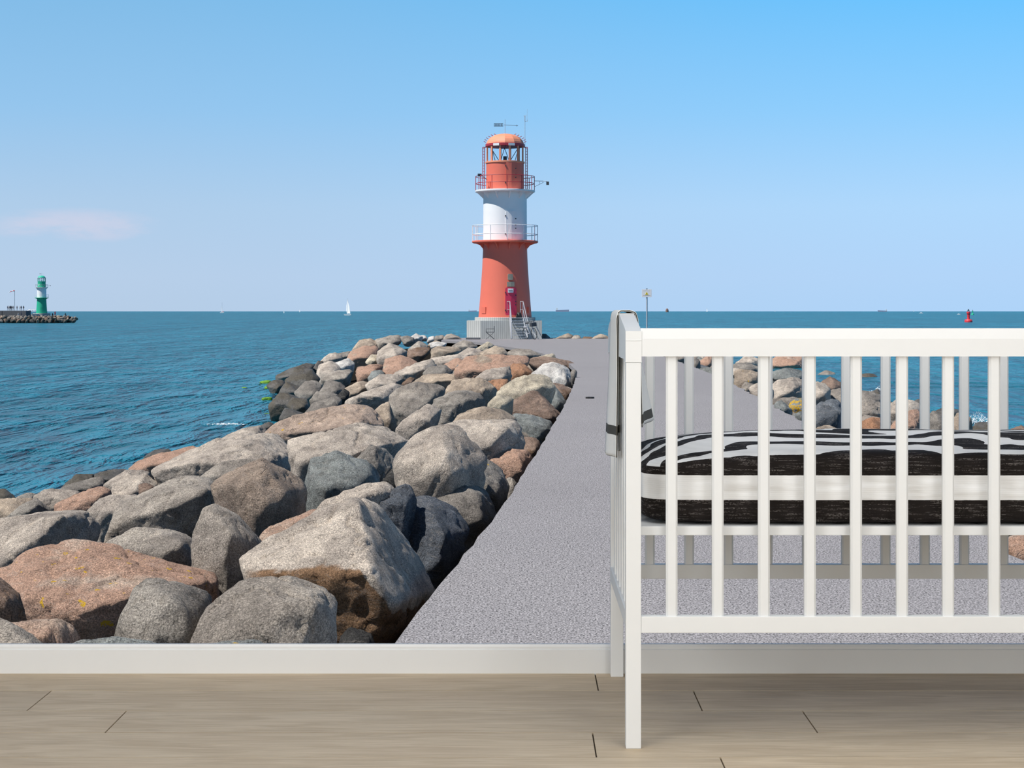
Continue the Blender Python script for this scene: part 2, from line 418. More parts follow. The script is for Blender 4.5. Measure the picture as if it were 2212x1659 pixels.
# room shell
def floor_build():
    bm = bmesh.new(); rows = [4.034, 3.846, 3.650, 3.461, 3.271]
    while rows[-1] > -3.4: rows.append(rows[-1] - .1895)
    offs = [.170, .383, .596, .141, .377]
    ly = bm.faces.layers.float.new('plank'); rnd = random.Random(5)
    for i in range(len(rows) - 1):
        y1, y0 = rows[i], rows[i + 1]; off = offs[i] if i < 5 else rnd.uniform(0, 1.44)
        x = off - 1.44 * 3
        while x < 3.4:
            xa, xb = max(x, -2.6), min(x + 1.44, 3.4); x += 1.44
            if xb - xa < .02: continue
            g = .0015; v = rnd.random()
            q = [(xa + g, y0 + g), (xb - g, y0 + g), (xb - g, y1 - g), (xa + g, y1 - g)]
            top = [bm.verts.new((a, b_, 0)) for a, b_ in q]; bot = [bm.verts.new((a, b_, -.004)) for a, b_ in q]
            fs = [bm.faces.new(top)] + [bm.faces.new((top[k], bot[k], bot[(k + 1) % 4], top[(k + 1) % 4])) for k in range(4)]
            for f in fs: f[ly] = v
    me = bpy.data.meshes.new('floor')
    r = bmesh.ops.create_cube(bm, size=1.0)
    for v_ in r['verts']: v_.co = Vector((.4 + v_.co.x * 6.0, .3 + v_.co.y * 7.6, -.064 + v_.co.z * .12))
    bmesh.ops.recalc_face_normals(bm, faces=bm.faces)
    for v_ in r['verts']:
        for f in v_.link_faces: f.material_index = 1
    bm.to_mesh(me); bm.free(); me.materials.append(M['wood']); me.materials.append(M['plank_gap'])
    o = bpy.data.objects.new('floor', me); COL.objects.link(o); return structure(o, 'pale oak laminate floor of wide boards')
floor_build()
BY = 4.026
structure(MB().prism([(BY, -.004), (BY, .0555), (BY + .003, .0575), (BY + .003, .0625), (BY + .006, .0678), (BY + .016, .0678), (BY + .016, -.004)], 'x', -2.6, 3.4).build('baseboard_front', M['baseboard']), 'white skirting board along the far edge of the floor')
structure(MB().box(-2.75, -2.6, -3.5, 4.05, -1.0, 2.6).build('wall_left', M['plaster']))
structure(MB().box(3.4, 3.55, -3.5, 4.05, -1.0, 2.6).build('wall_right', M['plaster']))
structure(MB().box(-2.75, 3.55, -3.65, -3.5, -1.0, 2.6).build('wall_back', M['plaster']))
structure(MB().box(-2.75, 3.55, -3.65, 4.05, 2.6, 2.72).build('ceiling', M['plaster']))
structure(MB().box(-2.6, 3.4, 3.9, 4.045, -1.2, -.124).build('wall_base', M['plaster']))

# the sea
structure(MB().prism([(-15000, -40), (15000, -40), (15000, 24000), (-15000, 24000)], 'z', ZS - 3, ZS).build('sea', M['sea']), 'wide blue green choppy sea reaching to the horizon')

# rubble mound and the path on it
def mound():
    bm = bmesh.new(); ys = list(np.arange(4.2, 128, 1.6)); xs = list(np.arange(-26, 26.1, .8)); G = []
    rnd = random.Random(3)
    for y in ys:
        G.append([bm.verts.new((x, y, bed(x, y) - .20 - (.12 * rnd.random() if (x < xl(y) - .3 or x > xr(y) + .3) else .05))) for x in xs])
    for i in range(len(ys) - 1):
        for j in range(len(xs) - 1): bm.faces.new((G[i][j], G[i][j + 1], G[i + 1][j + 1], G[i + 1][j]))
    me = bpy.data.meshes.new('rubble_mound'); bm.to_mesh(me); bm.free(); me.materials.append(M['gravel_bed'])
    o = bpy.data.objects.new('rubble_mound', me); COL.objects.link(o); structure(o, 'rubble core of the mole, coloured dark for the shade under the boulders')
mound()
def path():
    bm = bmesh.new(); ys = sorted(set([4.1] + list(np.arange(4.5, 60, .45)) + list(np.arange(60, 107, 1.0)))); rnd = random.Random(8)
    Lp, Rp = [], []
    for y in ys:
        j = rnd.uniform(-.012, .012)
        Lp.append((xl(y) + j, y)); Rp.append((xr(y) + rnd.uniform(-.05, .05), y))
    for i in range(len(ys) - 1):
        tl = [bm.verts.new((*p, ZP)) for p in (Lp[i], Rp[i], Rp[i + 1], Lp[i + 1])]; bt = [bm.verts.new((v.co.x, v.co.y, ZP - .12)) for v in tl]
        bm.faces.new(tl); bm.faces.new((tl[0], tl[3], bt[3], bt[0])); bm.faces.new((tl[2], tl[1], bt[1], bt[2]))
    bmesh.ops.remove_doubles(bm, verts=bm.verts, dist=1e-5)
    bmesh.ops.recalc_face_normals(bm, faces=bm.faces)
    if sum(f.normal.z * f.calc_area() for f in bm.faces) < 0: bmesh.ops.reverse_faces(bm, faces=bm.faces)
    me = bpy.data.meshes.new('mole_path'); bm.to_mesh(me); bm.free(); me.materials.append(M['asphalt'])
    o = bpy.data.objects.new('mole_path', me); COL.objects.link(o); structure(o, 'grey speckled asphalt path leading to the red lighthouse')
path()

# ============================================================ BOULDERS
_rng = np.random.RandomState(11)
_perm = _rng.permutation(256); _perm = np.concatenate([_perm, _perm, _perm]); _grad = _rng.normal(size=(256, 3)); _grad /= np.linalg.norm(_grad, axis=1)[:, None]
def perlin(p):
    i = np.floor(p).astype(int); f = p - i; u = f * f * f * (f * (f * 6 - 15) + 10); i &= 255
    def g(a, b, c):
        h = _perm[_perm[_perm[(i[:, 0] + a) & 255] + ((i[:, 1] + b) & 255)] + ((i[:, 2] + c) & 255)]
        return np.einsum('ij,ij->i', _grad[h], f - np.array([a, b, c]))
    def L(a, b, t): return a + t * (b - a)
    return L(L(L(g(0,0,0), g(1,0,0), u[:,0]), L(g(0,1,0), g(1,1,0), u[:,0]), u[:,1]), L(L(g(0,0,1), g(1,0,1), u[:,0]), L(g(0,1,1), g(1,1,1), u[:,0]), u[:,1]), u[:,2])
def fbm(p, o=4, g=.5):
    s = 0; a = 1.0
    for k in range(o): s = s + a * perlin(p * (2 ** k) + 17.3 * k); a *= g
    return s
_ico = {}
def ico(level):
    if level not in _ico:
        bm = bmesh.new(); bmesh.ops.create_icosphere(bm, subdivisions=level, radius=1.0); bm.verts.ensure_lookup_table()
        v = np.array([x.co[:] for x in bm.verts]); f = np.array([[q.index for q in t.verts] for t in bm.faces]); bm.free(); _ico[level] = (v, f)
    return _ico[level]
def hull_planes(pts):
    bm = bmesh.new()
    for p in pts: bm.verts.new(p)
    bmesh.ops.convex_hull(bm, input=bm.verts, use_existing_faces=False)
    bm.normal_update(); c = np.mean(np.array([v.co[:] for v in bm.verts if v.link_faces]), axis=0)
    Nn, D = [], []
    for f in bm.faces:
        n = np.array(f.normal[:]); q = np.array(f.calc_center_median()[:]); d = float(np.dot(n, q - c))
        if d < 0: n, d = -n, -d
        if d > 1e-4: Nn.append(n); D.append(d)
    bm.free(); return c, np.array(Nn), np.array(D)
def rock_mesh(pts, level, seed, p=20, rough=1.0, cuts=5):
    rs = np.random.RandomState(seed)
    c, N, D = hull_planes(pts)
    A = np.array([list(q) for q in pts]); ext = (A.max(0) - A.min(0)) / 2; size = float(np.prod(ext) ** (1 / 3))
    if cuts:                                            # broken corners
        dirs = rs.normal(size=(cuts, 3)); dirs /= np.linalg.norm(dirs, axis=1)[:, None]
        sup = np.max((A - c) @ dirs.T, axis=0)
        N = np.vstack([N, dirs]); D = np.concatenate([D, sup * rs.uniform(.80, .97, cuts)])
    V, F = ico(level); dr = V * ext; dr /= np.linalg.norm(dr, axis=1)[:, None]
    X = np.maximum(dr @ N.T, 0) / D
    mx = np.max(X, axis=1); r = 1.0 / (mx * np.power(np.sum(np.power(X / mx[:, None], p), axis=1), 1.0 / p))
    r = np.minimum(r, 2.5 * ext.max())
    q = dr * r[:, None]; off = rs.uniform(-50, 50, 3)
    n1 = fbm(q / size * .9 + off, 2); n2 = fbm(q / size * 2.6 + off * 1.3, 4, .55); n3 = np.abs(fbm(q / size * 1.7 - off, 3))
    q = q * (1 + rough * (.03 * n1))[:, None] + dr * (size * rough * (.045 * n2 - .05 * np.exp(-n3 * 25) + .006))[:, None]
    return c + q, F
def rock_object(verts, faces, m, col, alpha, name='boulder'):
    z0 = verts[:, 2].min(); org = np.array([verts[:, 0].mean(), verts[:, 1].mean(), z0]); v = verts - org
    me = bpy.data.meshes.new(name); me.vertices.add(len(v)); me.vertices.foreach_set('co', v.astype(np.float32).ravel())
    nf = len(faces); me.loops.add(nf * 3); me.loops.foreach_set('vertex_index', faces.astype(np.int32).ravel())
    me.polygons.add(nf); me.polygons.foreach_set('loop_start', np.arange(0, nf * 3, 3, dtype=np.int32)); me.polygons.foreach_set('loop_total', np.full(nf, 3, dtype=np.int32))
    me.update(calc_edges=True); me.polygons.foreach_set('use_smooth', [True] * nf)
    me.materials.append(m); o = bpy.data.objects.new(name, me); COL.objects.link(o); o.location = org
    o.color = (col[0], col[1], col[2], alpha); return o
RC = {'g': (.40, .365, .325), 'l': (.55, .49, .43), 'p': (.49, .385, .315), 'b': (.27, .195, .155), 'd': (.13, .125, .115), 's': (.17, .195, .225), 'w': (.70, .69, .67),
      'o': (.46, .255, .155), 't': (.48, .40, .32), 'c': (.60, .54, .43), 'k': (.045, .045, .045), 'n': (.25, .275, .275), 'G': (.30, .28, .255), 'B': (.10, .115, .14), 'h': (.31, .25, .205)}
RAISE = .30
_seed = [100]
def depth_of(px, py, raise_):
    lo = 6142 / 900
    d = 8.0
    for _ in range(60):
        x = (px - PX0) / FPX * d; z = ground(x, d) + raise_
        dn = (EYE - z) * FPX / max(8.0, (py - PY0)); dn = min(dn, 118)
        d = .6 * d + .4 * dn
    return d
def boulder(label, kind, outline, ridge=None, d=None, raise_=None, m=None, lich=0.0, lean=.9, p=85, thick=.75, grow=1.035, sink=.30, group=None, rough=1.0, cuts=9, rx=.38):
    _seed[0] += 1; rs = random.Random(_seed[0])
    O = [Vector((a, b_)) for a, b_ in outline]
    x0, x1 = min(q.x for q in O), max(q.x for q in O); y0, y1 = min(q.y for q in O), max(q.y for q in O)
    cx, cy = (x0 + x1) / 2, (y0 + y1) / 2; w, h = x1 - x0, y1 - y0
    if d is None: d = depth_of(cx, y1, RAISE if raise_ is None else raise_)
    k = d / FPX; size = math.sqrt(w * h) * k
    def dep(y, x=None): return d + lean * (y1 - y) * k + (rx * size * max(0.0, (x - cx) / (w / 2)) ** 1.2 if x is not None else 0)
    py_far = d < 60
    pts = []
    C = Vector((cx, cy))
    if h < 62 and grow > 1.02: grow = 1.11
    for q in O:
        g = C + (q - C) * grow; pts.append(P(g.x, g.y, dep(g.y, g.x)))
        if q.y > y1 - .35 * h:
            pts.append(P(g.x * .9 + cx * .1, g.y + sink * h, dep(y1, q.x) + .1 * size))
            ft = P(g.x * .75 + cx * .25, g.y, dep(y1, q.x) + .38 * size); zb = bed(ft.x, ft.y) - .22
            if zb < ft.z and py_far: ft.z = max(zb, ft.z - .9); pts.append(ft)
        b_ = C + (q - C) * .74; pts.append(P(b_.x, b_.y + .05 * h, dep(b_.y, b_.x) + thick * size))
    if ridge is None:
        j = lambda s: rs.uniform(-s, s)
        ridge = [(cx + (.20 + j(.08)) * w, y1 - (.42 + j(.1)) * h, .26), (cx - (.22 + j(.08)) * w, y1 - (.36 + j(.1)) * h, .22), (cx + j(.1) * w, y1 - (.68 + j(.08)) * h, .16)]
    for r_ in ridge:
        pr = 1.75 * (r_[2] if len(r_) > 2 else .28)
        pts.append(P(r_[0], r_[1], dep(r_[1]) - pr * size))
    spx = max(w, h); level = 6 if spx > 260 else 5 if spx > 75 else 4 if spx > 26 else 3
    V, F = rock_mesh(pts, level, _seed[0], p, rough, cuts)
    mm = M[m] if m else {'p': M['rock_pink'], 'd': M['rock_wet'], 'b': M['rock_brown']}.get(kind, M['rock'])
    j = 1 + rs.uniform(-.06, .06); col = [min(1, c_ * j) for c_ in RC[kind]]
    o = rock_object(V, F, mm, col, lich)
    return tag(o, label, 'boulder', group)

B = boulder
# --- front rows, nearest the room
B('broad pinkish orange boulder with scattered yellow lichen spots, largest at lower left', 'p', [(0,1235),(61,1192),(127,1178),(160,1162),(185,1166),(253,1191),(342,1206),(430,1228),(511,1253),(470,1300),(350,1345),(245,1378),(177,1378),(100,1345),(30,1320),(0,1290)], [(150,1335,.20),(245,1300,.24),(330,1290,.22),(60,1285,.22),(400,1262,.12),(180,1190,.05)], raise_=.05, lich=.62, lean=1.3)
B('large pale grey boulder running out of the left edge, dark right flank', 'l', [(-150,1150),(0,1124),(76,1113),(139,1103),(200,1103),(216,1125),(219,1152),(209,1173),(160,1200),(61,1245),(0,1290),(-150,1290)], [(135,1112,.26),(98,1150,.30),(60,1190,.30),(0,1240,.24)], raise_=.12, lich=.15, lean=1.2)
B('long grey boulder with sunlit crest and dark broken front face', 'g', [(215,1175),(218,1150),(228,1123),(266,1083),(327,1057),(375,1034),(410,1028),(446,1034),(471,1060),(479,1083),(442,1100),(422,1145),(415,1165),(360,1170),(266,1168)], [(252,1130,.16),(308,1092,.30),(360,1076,.32),(410,1062,.30),(452,1056,.22),(240,1140,.1)], raise_=.22, lean=1.1)
B('flat grey boulder with one orange lichen spot, behind the yellow spotted boulder', 'g', [(218,1176),(266,1151),(304,1137),(345,1146),(385,1156),(405,1154),(415,1165),(418,1205),(440,1234),(400,1240),(300,1225),(235,1195)], [(367,1200,.28),(395,1172,.2),(290,1180,.16)], raise_=.2, lich=.2)
B('upright rounded grey boulder wedged between its neighbours, pale ridge down its face', 'g', [(438,1101),(463,1090),(496,1100),(527,1126),(552,1156),(572,1176),(550,1215),(524,1255),(494,1246),(451,1232),(420,1204),(413,1177),(423,1138)], [(458,1112,.14),(490,1142,.26),(506,1166,.30),(500,1205,.26),(450,1190,.12)], raise_=.16, lean=.7)
B('huge wedge shaped grey boulder with a rust brown underside beside the path', 'l', [(511,1208),(521,1194),(582,1176),(620,1151),(691,1100),(764,1067),(777,1069),(825,1096),(868,1149),(906,1197),(943,1278),(915,1312),(894,1334),(835,1393),(790,1377),(742,1330),(660,1290),(592,1262),(527,1253)], [(790,1175,.20),(806,1243,.30),(730,1228,.26),(620,1236,.20),(545,1245,.10),(850,1300,.20),(775,1090,.10)], d=9.9, m='rock_hero', lean=1.05, p=110, grow=1.0, thick=.7, sink=.08, cuts=2, rx=1.25)
B('dark grey blocky boulder with a shadowed hollow, in front of the yellow spotted boulder', 'G', [(314,1250),(299,1255),(278,1280),(266,1304),(246,1342),(242,1377),(250,1425),(400,1430),(446,1342),(454,1309),(457,1284),(400,1264),(350,1252)], [(300,1310,.20),(352,1290,.26),(400,1300,.26),(410,1360,.2),(330,1380,.24)], d=8.1, lean=.8, sink=.0)
B('rounded mottled grey boulder standing at the skirting board, beside the wedge shaped boulder', 'g', [(458,1284),(509,1257),(552,1252),(602,1248),(643,1252),(668,1271),(699,1272),(737,1316),(744,1342),(740,1395),(700,1435),(420,1435),(412,1391),(445,1340)], [(520,1310,.16),(600,1300,.24),(680,1300,.26),(640,1370,.3),(500,1380,.22)], d=7.9, lean=.8, sink=.0)
B('smooth dusky pink boulder at the lower left corner', 'p', [(-30,1350),(23,1338),(58,1326),(114,1327),(157,1349),(178,1382),(170,1430),(0,1435)], [(60,1345,.1),(110,1360,.2),(40,1400,.2)], d=7.8, lean=1.0, sink=.0)
B('small speckled grey boulder in the bottom left corner', 'g', [(-60,1345),(0,1336),(34,1350),(70,1368),(97,1395),(80,1435),(-60,1435)], None, d=7.4, sink=.0)
B('bluish slab just showing above the skirting board, no lichen on it', 'n', [(150,1394),(177,1382),(250,1377),(320,1383),(352,1393),(345,1440),(160,1440)], None, d=7.2, sink=.0)
B('bluish slab just showing above the skirting board, with an orange lichen spot', 'n', [(450,1394),(500,1386),(548,1383),(580,1391),(575,1440),(460,1440)], None, d=7.2, sink=.0, lich=.5)
B('rust brown boulder cut by the left edge, under the large pale boulder', 'b', [(-60,1240),(0,1238),(30,1262),(50,1296),(62,1326),(20,1350),(-60,1350)], None, d=8.7, sink=.1)
B('black filler stone added to darken the gap between the wedge shaped boulder and the skirting board', 'k', [(735,1372),(760,1355),(800,1368),(815,1400),(800,1430),(735,1430)], None, d=9.3, sink=.0)  # added stone, its black colour stands for the shade in this gap
# --- second rows
B('pink slab with a yellow lichen spot, between the upright boulder and the wedge', 'p', [(559,1162),(577,1141),(683,1097),(699,1099),(690,1150),(600,1195),(566,1185)], [(600,1160,.2),(660,1125,.15)], raise_=.2, lich=.45)
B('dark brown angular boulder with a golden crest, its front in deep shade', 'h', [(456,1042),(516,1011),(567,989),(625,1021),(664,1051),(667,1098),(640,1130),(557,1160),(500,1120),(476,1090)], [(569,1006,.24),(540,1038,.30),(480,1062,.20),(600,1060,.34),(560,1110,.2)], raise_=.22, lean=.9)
B('grey blue boulder behind the wedge shaped one, its underside in shade', 'n', [(650,1035),(660,1008),(673,989),(727,973),(740,989),(817,1005),(830,1024),(827,1040),(800,1060),(731,1075),(700,1092),(672,1075)], [(700,1050,.26),(780,1035,.26),(700,1010,.16)], raise_=.24)
B('pale grey slab leaning behind the tip of the wedge shaped boulder', 'l', [(683,1098),(699,1080),(767,1050),(828,1038),(852,1052),(865,1068),(850,1105),(780,1120),(700,1120)], [(740,1085,.12),(820,1065,.2)], raise_=.22)
B('jagged blackish boulder beside the slate boulder', 'B', [(815,1092),(825,1067),(868,1049),(886,1051),(897,1073),(880,1100),(835,1105)], None, raise_=.22, rough=1.8)
B('dark slate coloured angular boulder on the path edge', 'B', [(822,1096),(872,1082),(903,1072),(933,1073),(984,1097),(1019,1149),(1009,1180),(963,1246),(938,1262),(890,1240),(860,1180)], [(935,1110,.24),(960,1160,.30),(950,1210,.25),(890,1130,.16)], raise_=-.38, lean=.9, sink=.15)
B('brownish grey wedge boulder above the slate one, right face in shade', 'G', [(852,1052),(882,1026),(938,993),(971,1025),(1044,1057),(1062,1078),(1077,1123),(1036,1166),(1000,1150),(930,1110),(870,1085)], [(1000,1080,.22),(1036,1064,.28),(1010,1094,.3),(940,1030,.1),(1040,1120,.25)], raise_=-.32, lean=1.2)
B('olive brown boulder with thin yellow lichen flecks at the path edge', 'G', [(969,1022),(1012,991),(1052,991),(1084,1014),(1099,1052),(1085,1098),(1075,1125),(1050,1100),(1000,1060)], [(1040,1030,.26),(1070,1060,.3)], raise_=-.35, lich=.42)
B('large pale boulder with a grey right half, centre of the rock slope', 'l', [(847,982),(895,938),(946,920),(984,917),(1017,930),(1038,976),(1054,992),(1030,1030),(969,1040),(900,1045),(867,1036),(852,1000)], [(955,945,.20),(968,985,.28),(975,1015,.24),(880,1000,.16)], raise_=.18, lean=1.2)
B('pale boulder with a flat top right of the central one', 'l', [(946,921),(996,907),(1110,906),(1124,922),(1132,956),(1115,968),(1055,990),(1000,985),(960,950)], [(1095,925,.2),(1060,960,.2)], raise_=0, lean=1.2)
B('low arched boulder behind the flat topped one', 't', [(979,909),(996,892),(1042,878),(1085,887),(1112,905),(1100,925),(1000,925)], None, raise_=.2)
B('blue green boulder crossed by a white vein at the path edge', 'n', [(1103,892),(1148,895),(1189,910),(1197,928),(1183,950),(1169,958),(1140,950),(1118,925)], [(1150,915,.26),(1175,930,.22)], raise_=-.3)
B('small brown cracked boulder with yellow lichen below the white veined one', 'b', [(1127,945),(1142,941),(1162,950),(1170,962),(1166,985),(1157,993),(1142,980),(1128,965)], None, raise_=-.32, lich=.5)
B('grey boulder with a round orange patch beside the path', 'G', [(1050,992),(1075,978),(1115,966),(1140,972),(1155,995),(1140,1025),(1110,1035),(1080,1020)], [(1120,985,.24),(1130,1010,.24),(1085,1000,.16)], raise_=-.3, m='rock_pink', lich=.3)
B('small lilac grey stone in the dark gap along the path', 'g', [(1094,1032),(1105,1030),(1117,1045),(1110,1068),(1098,1060)], None, raise_=-.4)
B('brown triangular boulder resting on the path edge', 'b', [(1099,884),(1106,867),(1149,842),(1162,845),(1187,862),(1216,895),(1214,905),(1199,918),(1180,916),(1140,898),(1105,892)], [(1110,884,.16),(1160,893,.26),(1193,903,.26),(1155,855,.06)], raise_=-.25, lean=1.3, m='rock')
B('grey blue boulder squeezed behind the brown triangular one', 'n', [(1166,851),(1184,838),(1198,836),(1216,858),(1227,877),(1225,889),(1215,897),(1190,885)], None, raise_=-.3)
B('small brown boulder with a dark lower half near the path bend', 'b', [(1190,826),(1215,829),(1235,844),(1234,858),(1224,870),(1208,860)], None, raise_=-.3)
B('cream and greenish flat boulder near the path bend', 'c', [(1068,853),(1081,836),(1097,824),(1133,811),(1173,811),(1192,822),(1206,846),(1180,862),(1111,868)], [(1110,848,.12),(1170,835,.2)], raise_=.14)
B('whitish boulder with blue tinted blotches and a dark right side, at the path bend', 'w', [(1146,809),(1169,789),(1191,782),(1216,788),(1228,796),(1241,827),(1237,845),(1205,838),(1175,825)], [(1215,798,.24),(1221,824,.3),(1180,815,.14)], raise_=-.25)
B('dark brown slab behind the whitish boulder at the path bend', 'b', [(1140,780),(1155,772),(1177,771),(1224,779),(1243,789),(1238,806),(1220,806),(1170,795)], None, raise_=-.2, m='rock')
B('tiny pale fragment lying on the path bend', 'c', [(1157,772),(1182,766),(1196,763),(1201,776),(1190,782),(1165,782)], None, raise_=.0)
B('small grey stone at the outer corner of the path bend', 'G', [(1232,803),(1240,797),(1247,801),(1243,813),(1236,818)], None, raise_=-.02)
B('boulder with bright orange patch and yellow lichen, upper middle', 't', [(985,802),(1000,785),(1013,771),(1077,768),(1133,771),(1149,780),(1133,792),(1097,802),(1028,820),(1000,818)], None, raise_=.2, m='rock_pink', lich=.45)
B('small orange boulder right of the lichen patch', 'o', [(1096,808),(1108,786),(1133,788),(1151,806),(1130,820),(1105,818)], None, raise_=.16)
B('pale slab below the orange boulders', 'l', [(1026,817),(1048,800),(1099,791),(1103,812),(1080,832),(1040,832)], None, raise_=.18)
B('tan orange boulder left of the cream flat one', 'o', [(1050,826),(1070,818),(1100,820),(1085,840),(1068,852),(1055,842)], None, raise_=.16)
B('grey boulder with a brown streaked back, left of the cream one', 't', [(962,846),(981,822),(1017,818),(1043,817),(1071,837),(1062,862),(1043,876),(1000,866)], [(1040,840,.2),(1000,850,.2)], raise_=.18)
B('grey brown boulder with a black hollow under its brow', 'G', [(938,864),(988,842),(1036,849),(1047,870),(1038,882),(1007,889),(981,904),(972,914),(935,912),(928,890)], [(1000,862,.30),(965,880,.22),(1030,862,.2)], raise_=.18, rough=1.5)
B('cream stone tucked beside the brown triangular boulder', 'c', [(1052,874),(1072,853),(1108,858),(1103,878),(1080,884)], None, raise_=.16)
B('pale pyramid shaped boulder in the middle of the slope', 'l', [(854,925),(889,889),(922,871),(955,884),(945,910),(920,940),(893,945),(868,940)], [(905,905,.24),(930,905,.24)], raise_=.2)
B('speckled grey boulder with a dark undercut, middle of the slope', 'g', [(838,880),(842,854),(867,833),(904,825),(935,828),(961,835),(962,855),(940,872),(904,890),(878,902),(856,896)], [(850,885,.14),(885,890,.26),(920,865,.22)], raise_=.2)
B('narrow brown grey boulder left of the dark undercut', 't', [(808,882),(840,869),(843,897),(858,926),(840,930),(815,898)], None, raise_=.22)
B('long pale pink boulder with golden lichen along its top', 'p', [(572,936),(602,907),(647,894),(687,887),(748,874),(795,875),(815,894),(836,924),(800,950),(705,965),(632,960)], [(777,912,.2),(700,930,.2),(640,935,.14)], raise_=.2, lich=.55, m='rock')
B('very broad pale boulder in the middle of the rocks, smooth top', 'l', [(622,950),(705,934),(777,911),(835,923),(900,948),(875,975),(842,985),(795,995),(760,1000),(690,1012),(642,1032),(626,1015)], [(675,990,.24),(750,985,.24),(830,960,.14),(640,1000,.16)], raise_=.2, lean=1.4)
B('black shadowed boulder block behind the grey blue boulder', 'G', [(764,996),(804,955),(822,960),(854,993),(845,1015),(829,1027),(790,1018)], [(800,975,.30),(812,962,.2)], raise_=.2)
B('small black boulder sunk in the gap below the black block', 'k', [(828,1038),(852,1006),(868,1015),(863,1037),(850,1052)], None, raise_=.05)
B('very long pale boulder with dark rounded right end by the water', 'l', [(314,1042),(327,1016),(403,976),(478,946),(516,938),(572,935),(603,935),(626,958),(634,994),(626,1018),(590,1030),(500,1035),(400,1045),(342,1050)], [(578,958,.26),(574,988,.30),(470,1003,.28),(400,1006,.26),(480,965,.12),(350,1020,.1)], raise_=.24, lean=1.2)
B('grey slab peeping between the long pale boulder and the dark brown one', 'g', [(426,1031),(476,998),(529,991),(568,989),(530,1030),(456,1052)], None, raise_=.3)
B('reddish boulder at the waterline, left of the long pale one', 'p', [(276,1034),(278,1011),(306,991),(352,976),(377,973),(418,962),(440,964),(420,990),(330,1030)], None, raise_=.2)
B('small dark capped boulder behind the reddish one', 'd', [(310,990),(318,982),(335,972),(370,970),(375,976),(340,992)], None, raise_=.25)
B('narrow pale boulder below the reddish one', 'l', [(222,1049),(270,1018),(302,1017),(322,1022),(290,1046),(240,1060)], None, raise_=.24)
B('smooth pale slab left of the small rusty stone', 'l', [(232,1054),(273,1037),(316,1022),(344,1047),(315,1075),(270,1088),(243,1080)], [(285,1065,.2)], raise_=.22)
B('small rusty brown stone lying on the pale slab', 'b', [(300,1048),(316,1042),(338,1053),(328,1064),(304,1069)], None, raise_=.32, lich=.3)
B('pale speckled boulder below the smooth slab', 'l', [(190,1104),(218,1079),(240,1072),(263,1075),(293,1071),(268,1088),(240,1120),(218,1130)], None, raise_=.22)
B('pink tabular boulder with small yellow spots, left of the slab', 'p', [(104,1096),(167,1075),(192,1055),(220,1051),(239,1057),(243,1075),(225,1100),(190,1115),(120,1115)], [(190,1085,.14),(225,1065,.2)], raise_=.22, lich=.3)
B('pale knobbly boulder at the water edge, left', 'l', [(73,1069),(95,1057),(125,1062),(173,1061),(160,1080),(108,1100),(84,1092)], None, raise_=.25)
B('smooth dark wet boulder lying in the water at left', 'd', [(128,1058),(142,1042),(165,1026),(204,1025),(205,1040),(150,1062)], None, raise_=.1)
B('grey olive boulder in front of the smooth wet one', 'G', [(124,1061),(150,1047),(205,1031),(219,1033),(224,1047),(195,1066),(150,1072)], None, raise_=.16)
B('flat dark grey boulder at the waterline below the reddish one', 'd', [(200,1026),(240,1015),(278,1014),(262,1038),(222,1048)], None, raise_=.1)
B('dark wet boulder at the left edge in the water', 'd', [(-30,1058),(10,1057),(25,1067),(34,1078),(10,1092),(-30,1092)], None, raise_=.0)
B('small grey boulder beside the dark wet one at the left edge', 'G', [(28,1080),(45,1070),(60,1065),(76,1067),(70,1088),(40,1094)], None, raise_=.1)
B('tan boulder at the left edge above the large pale one', 't', [(-40,1082),(30,1078),(76,1077),(84,1092),(60,1125),(-40,1130)], None, raise_=.2)
B('small dark faced triangular boulder above the large pale one', 'G', [(18,1114),(50,1090),(76,1078),(113,1105),(80,1122),(30,1128)], [(60,1100,.3),(80,1090,.2)], raise_=.2)
B('small wave washed pale stone at the water, beyond the long pale boulder', 'l', [(478,948),(500,936),(527,925),(560,920),(577,926),(578,942),(520,955)], None, raise_=.15)
B('small black wet stone beyond the long pale boulder', 'd', [(562,920),(580,911),(592,916),(580,930)], None, raise_=.1)
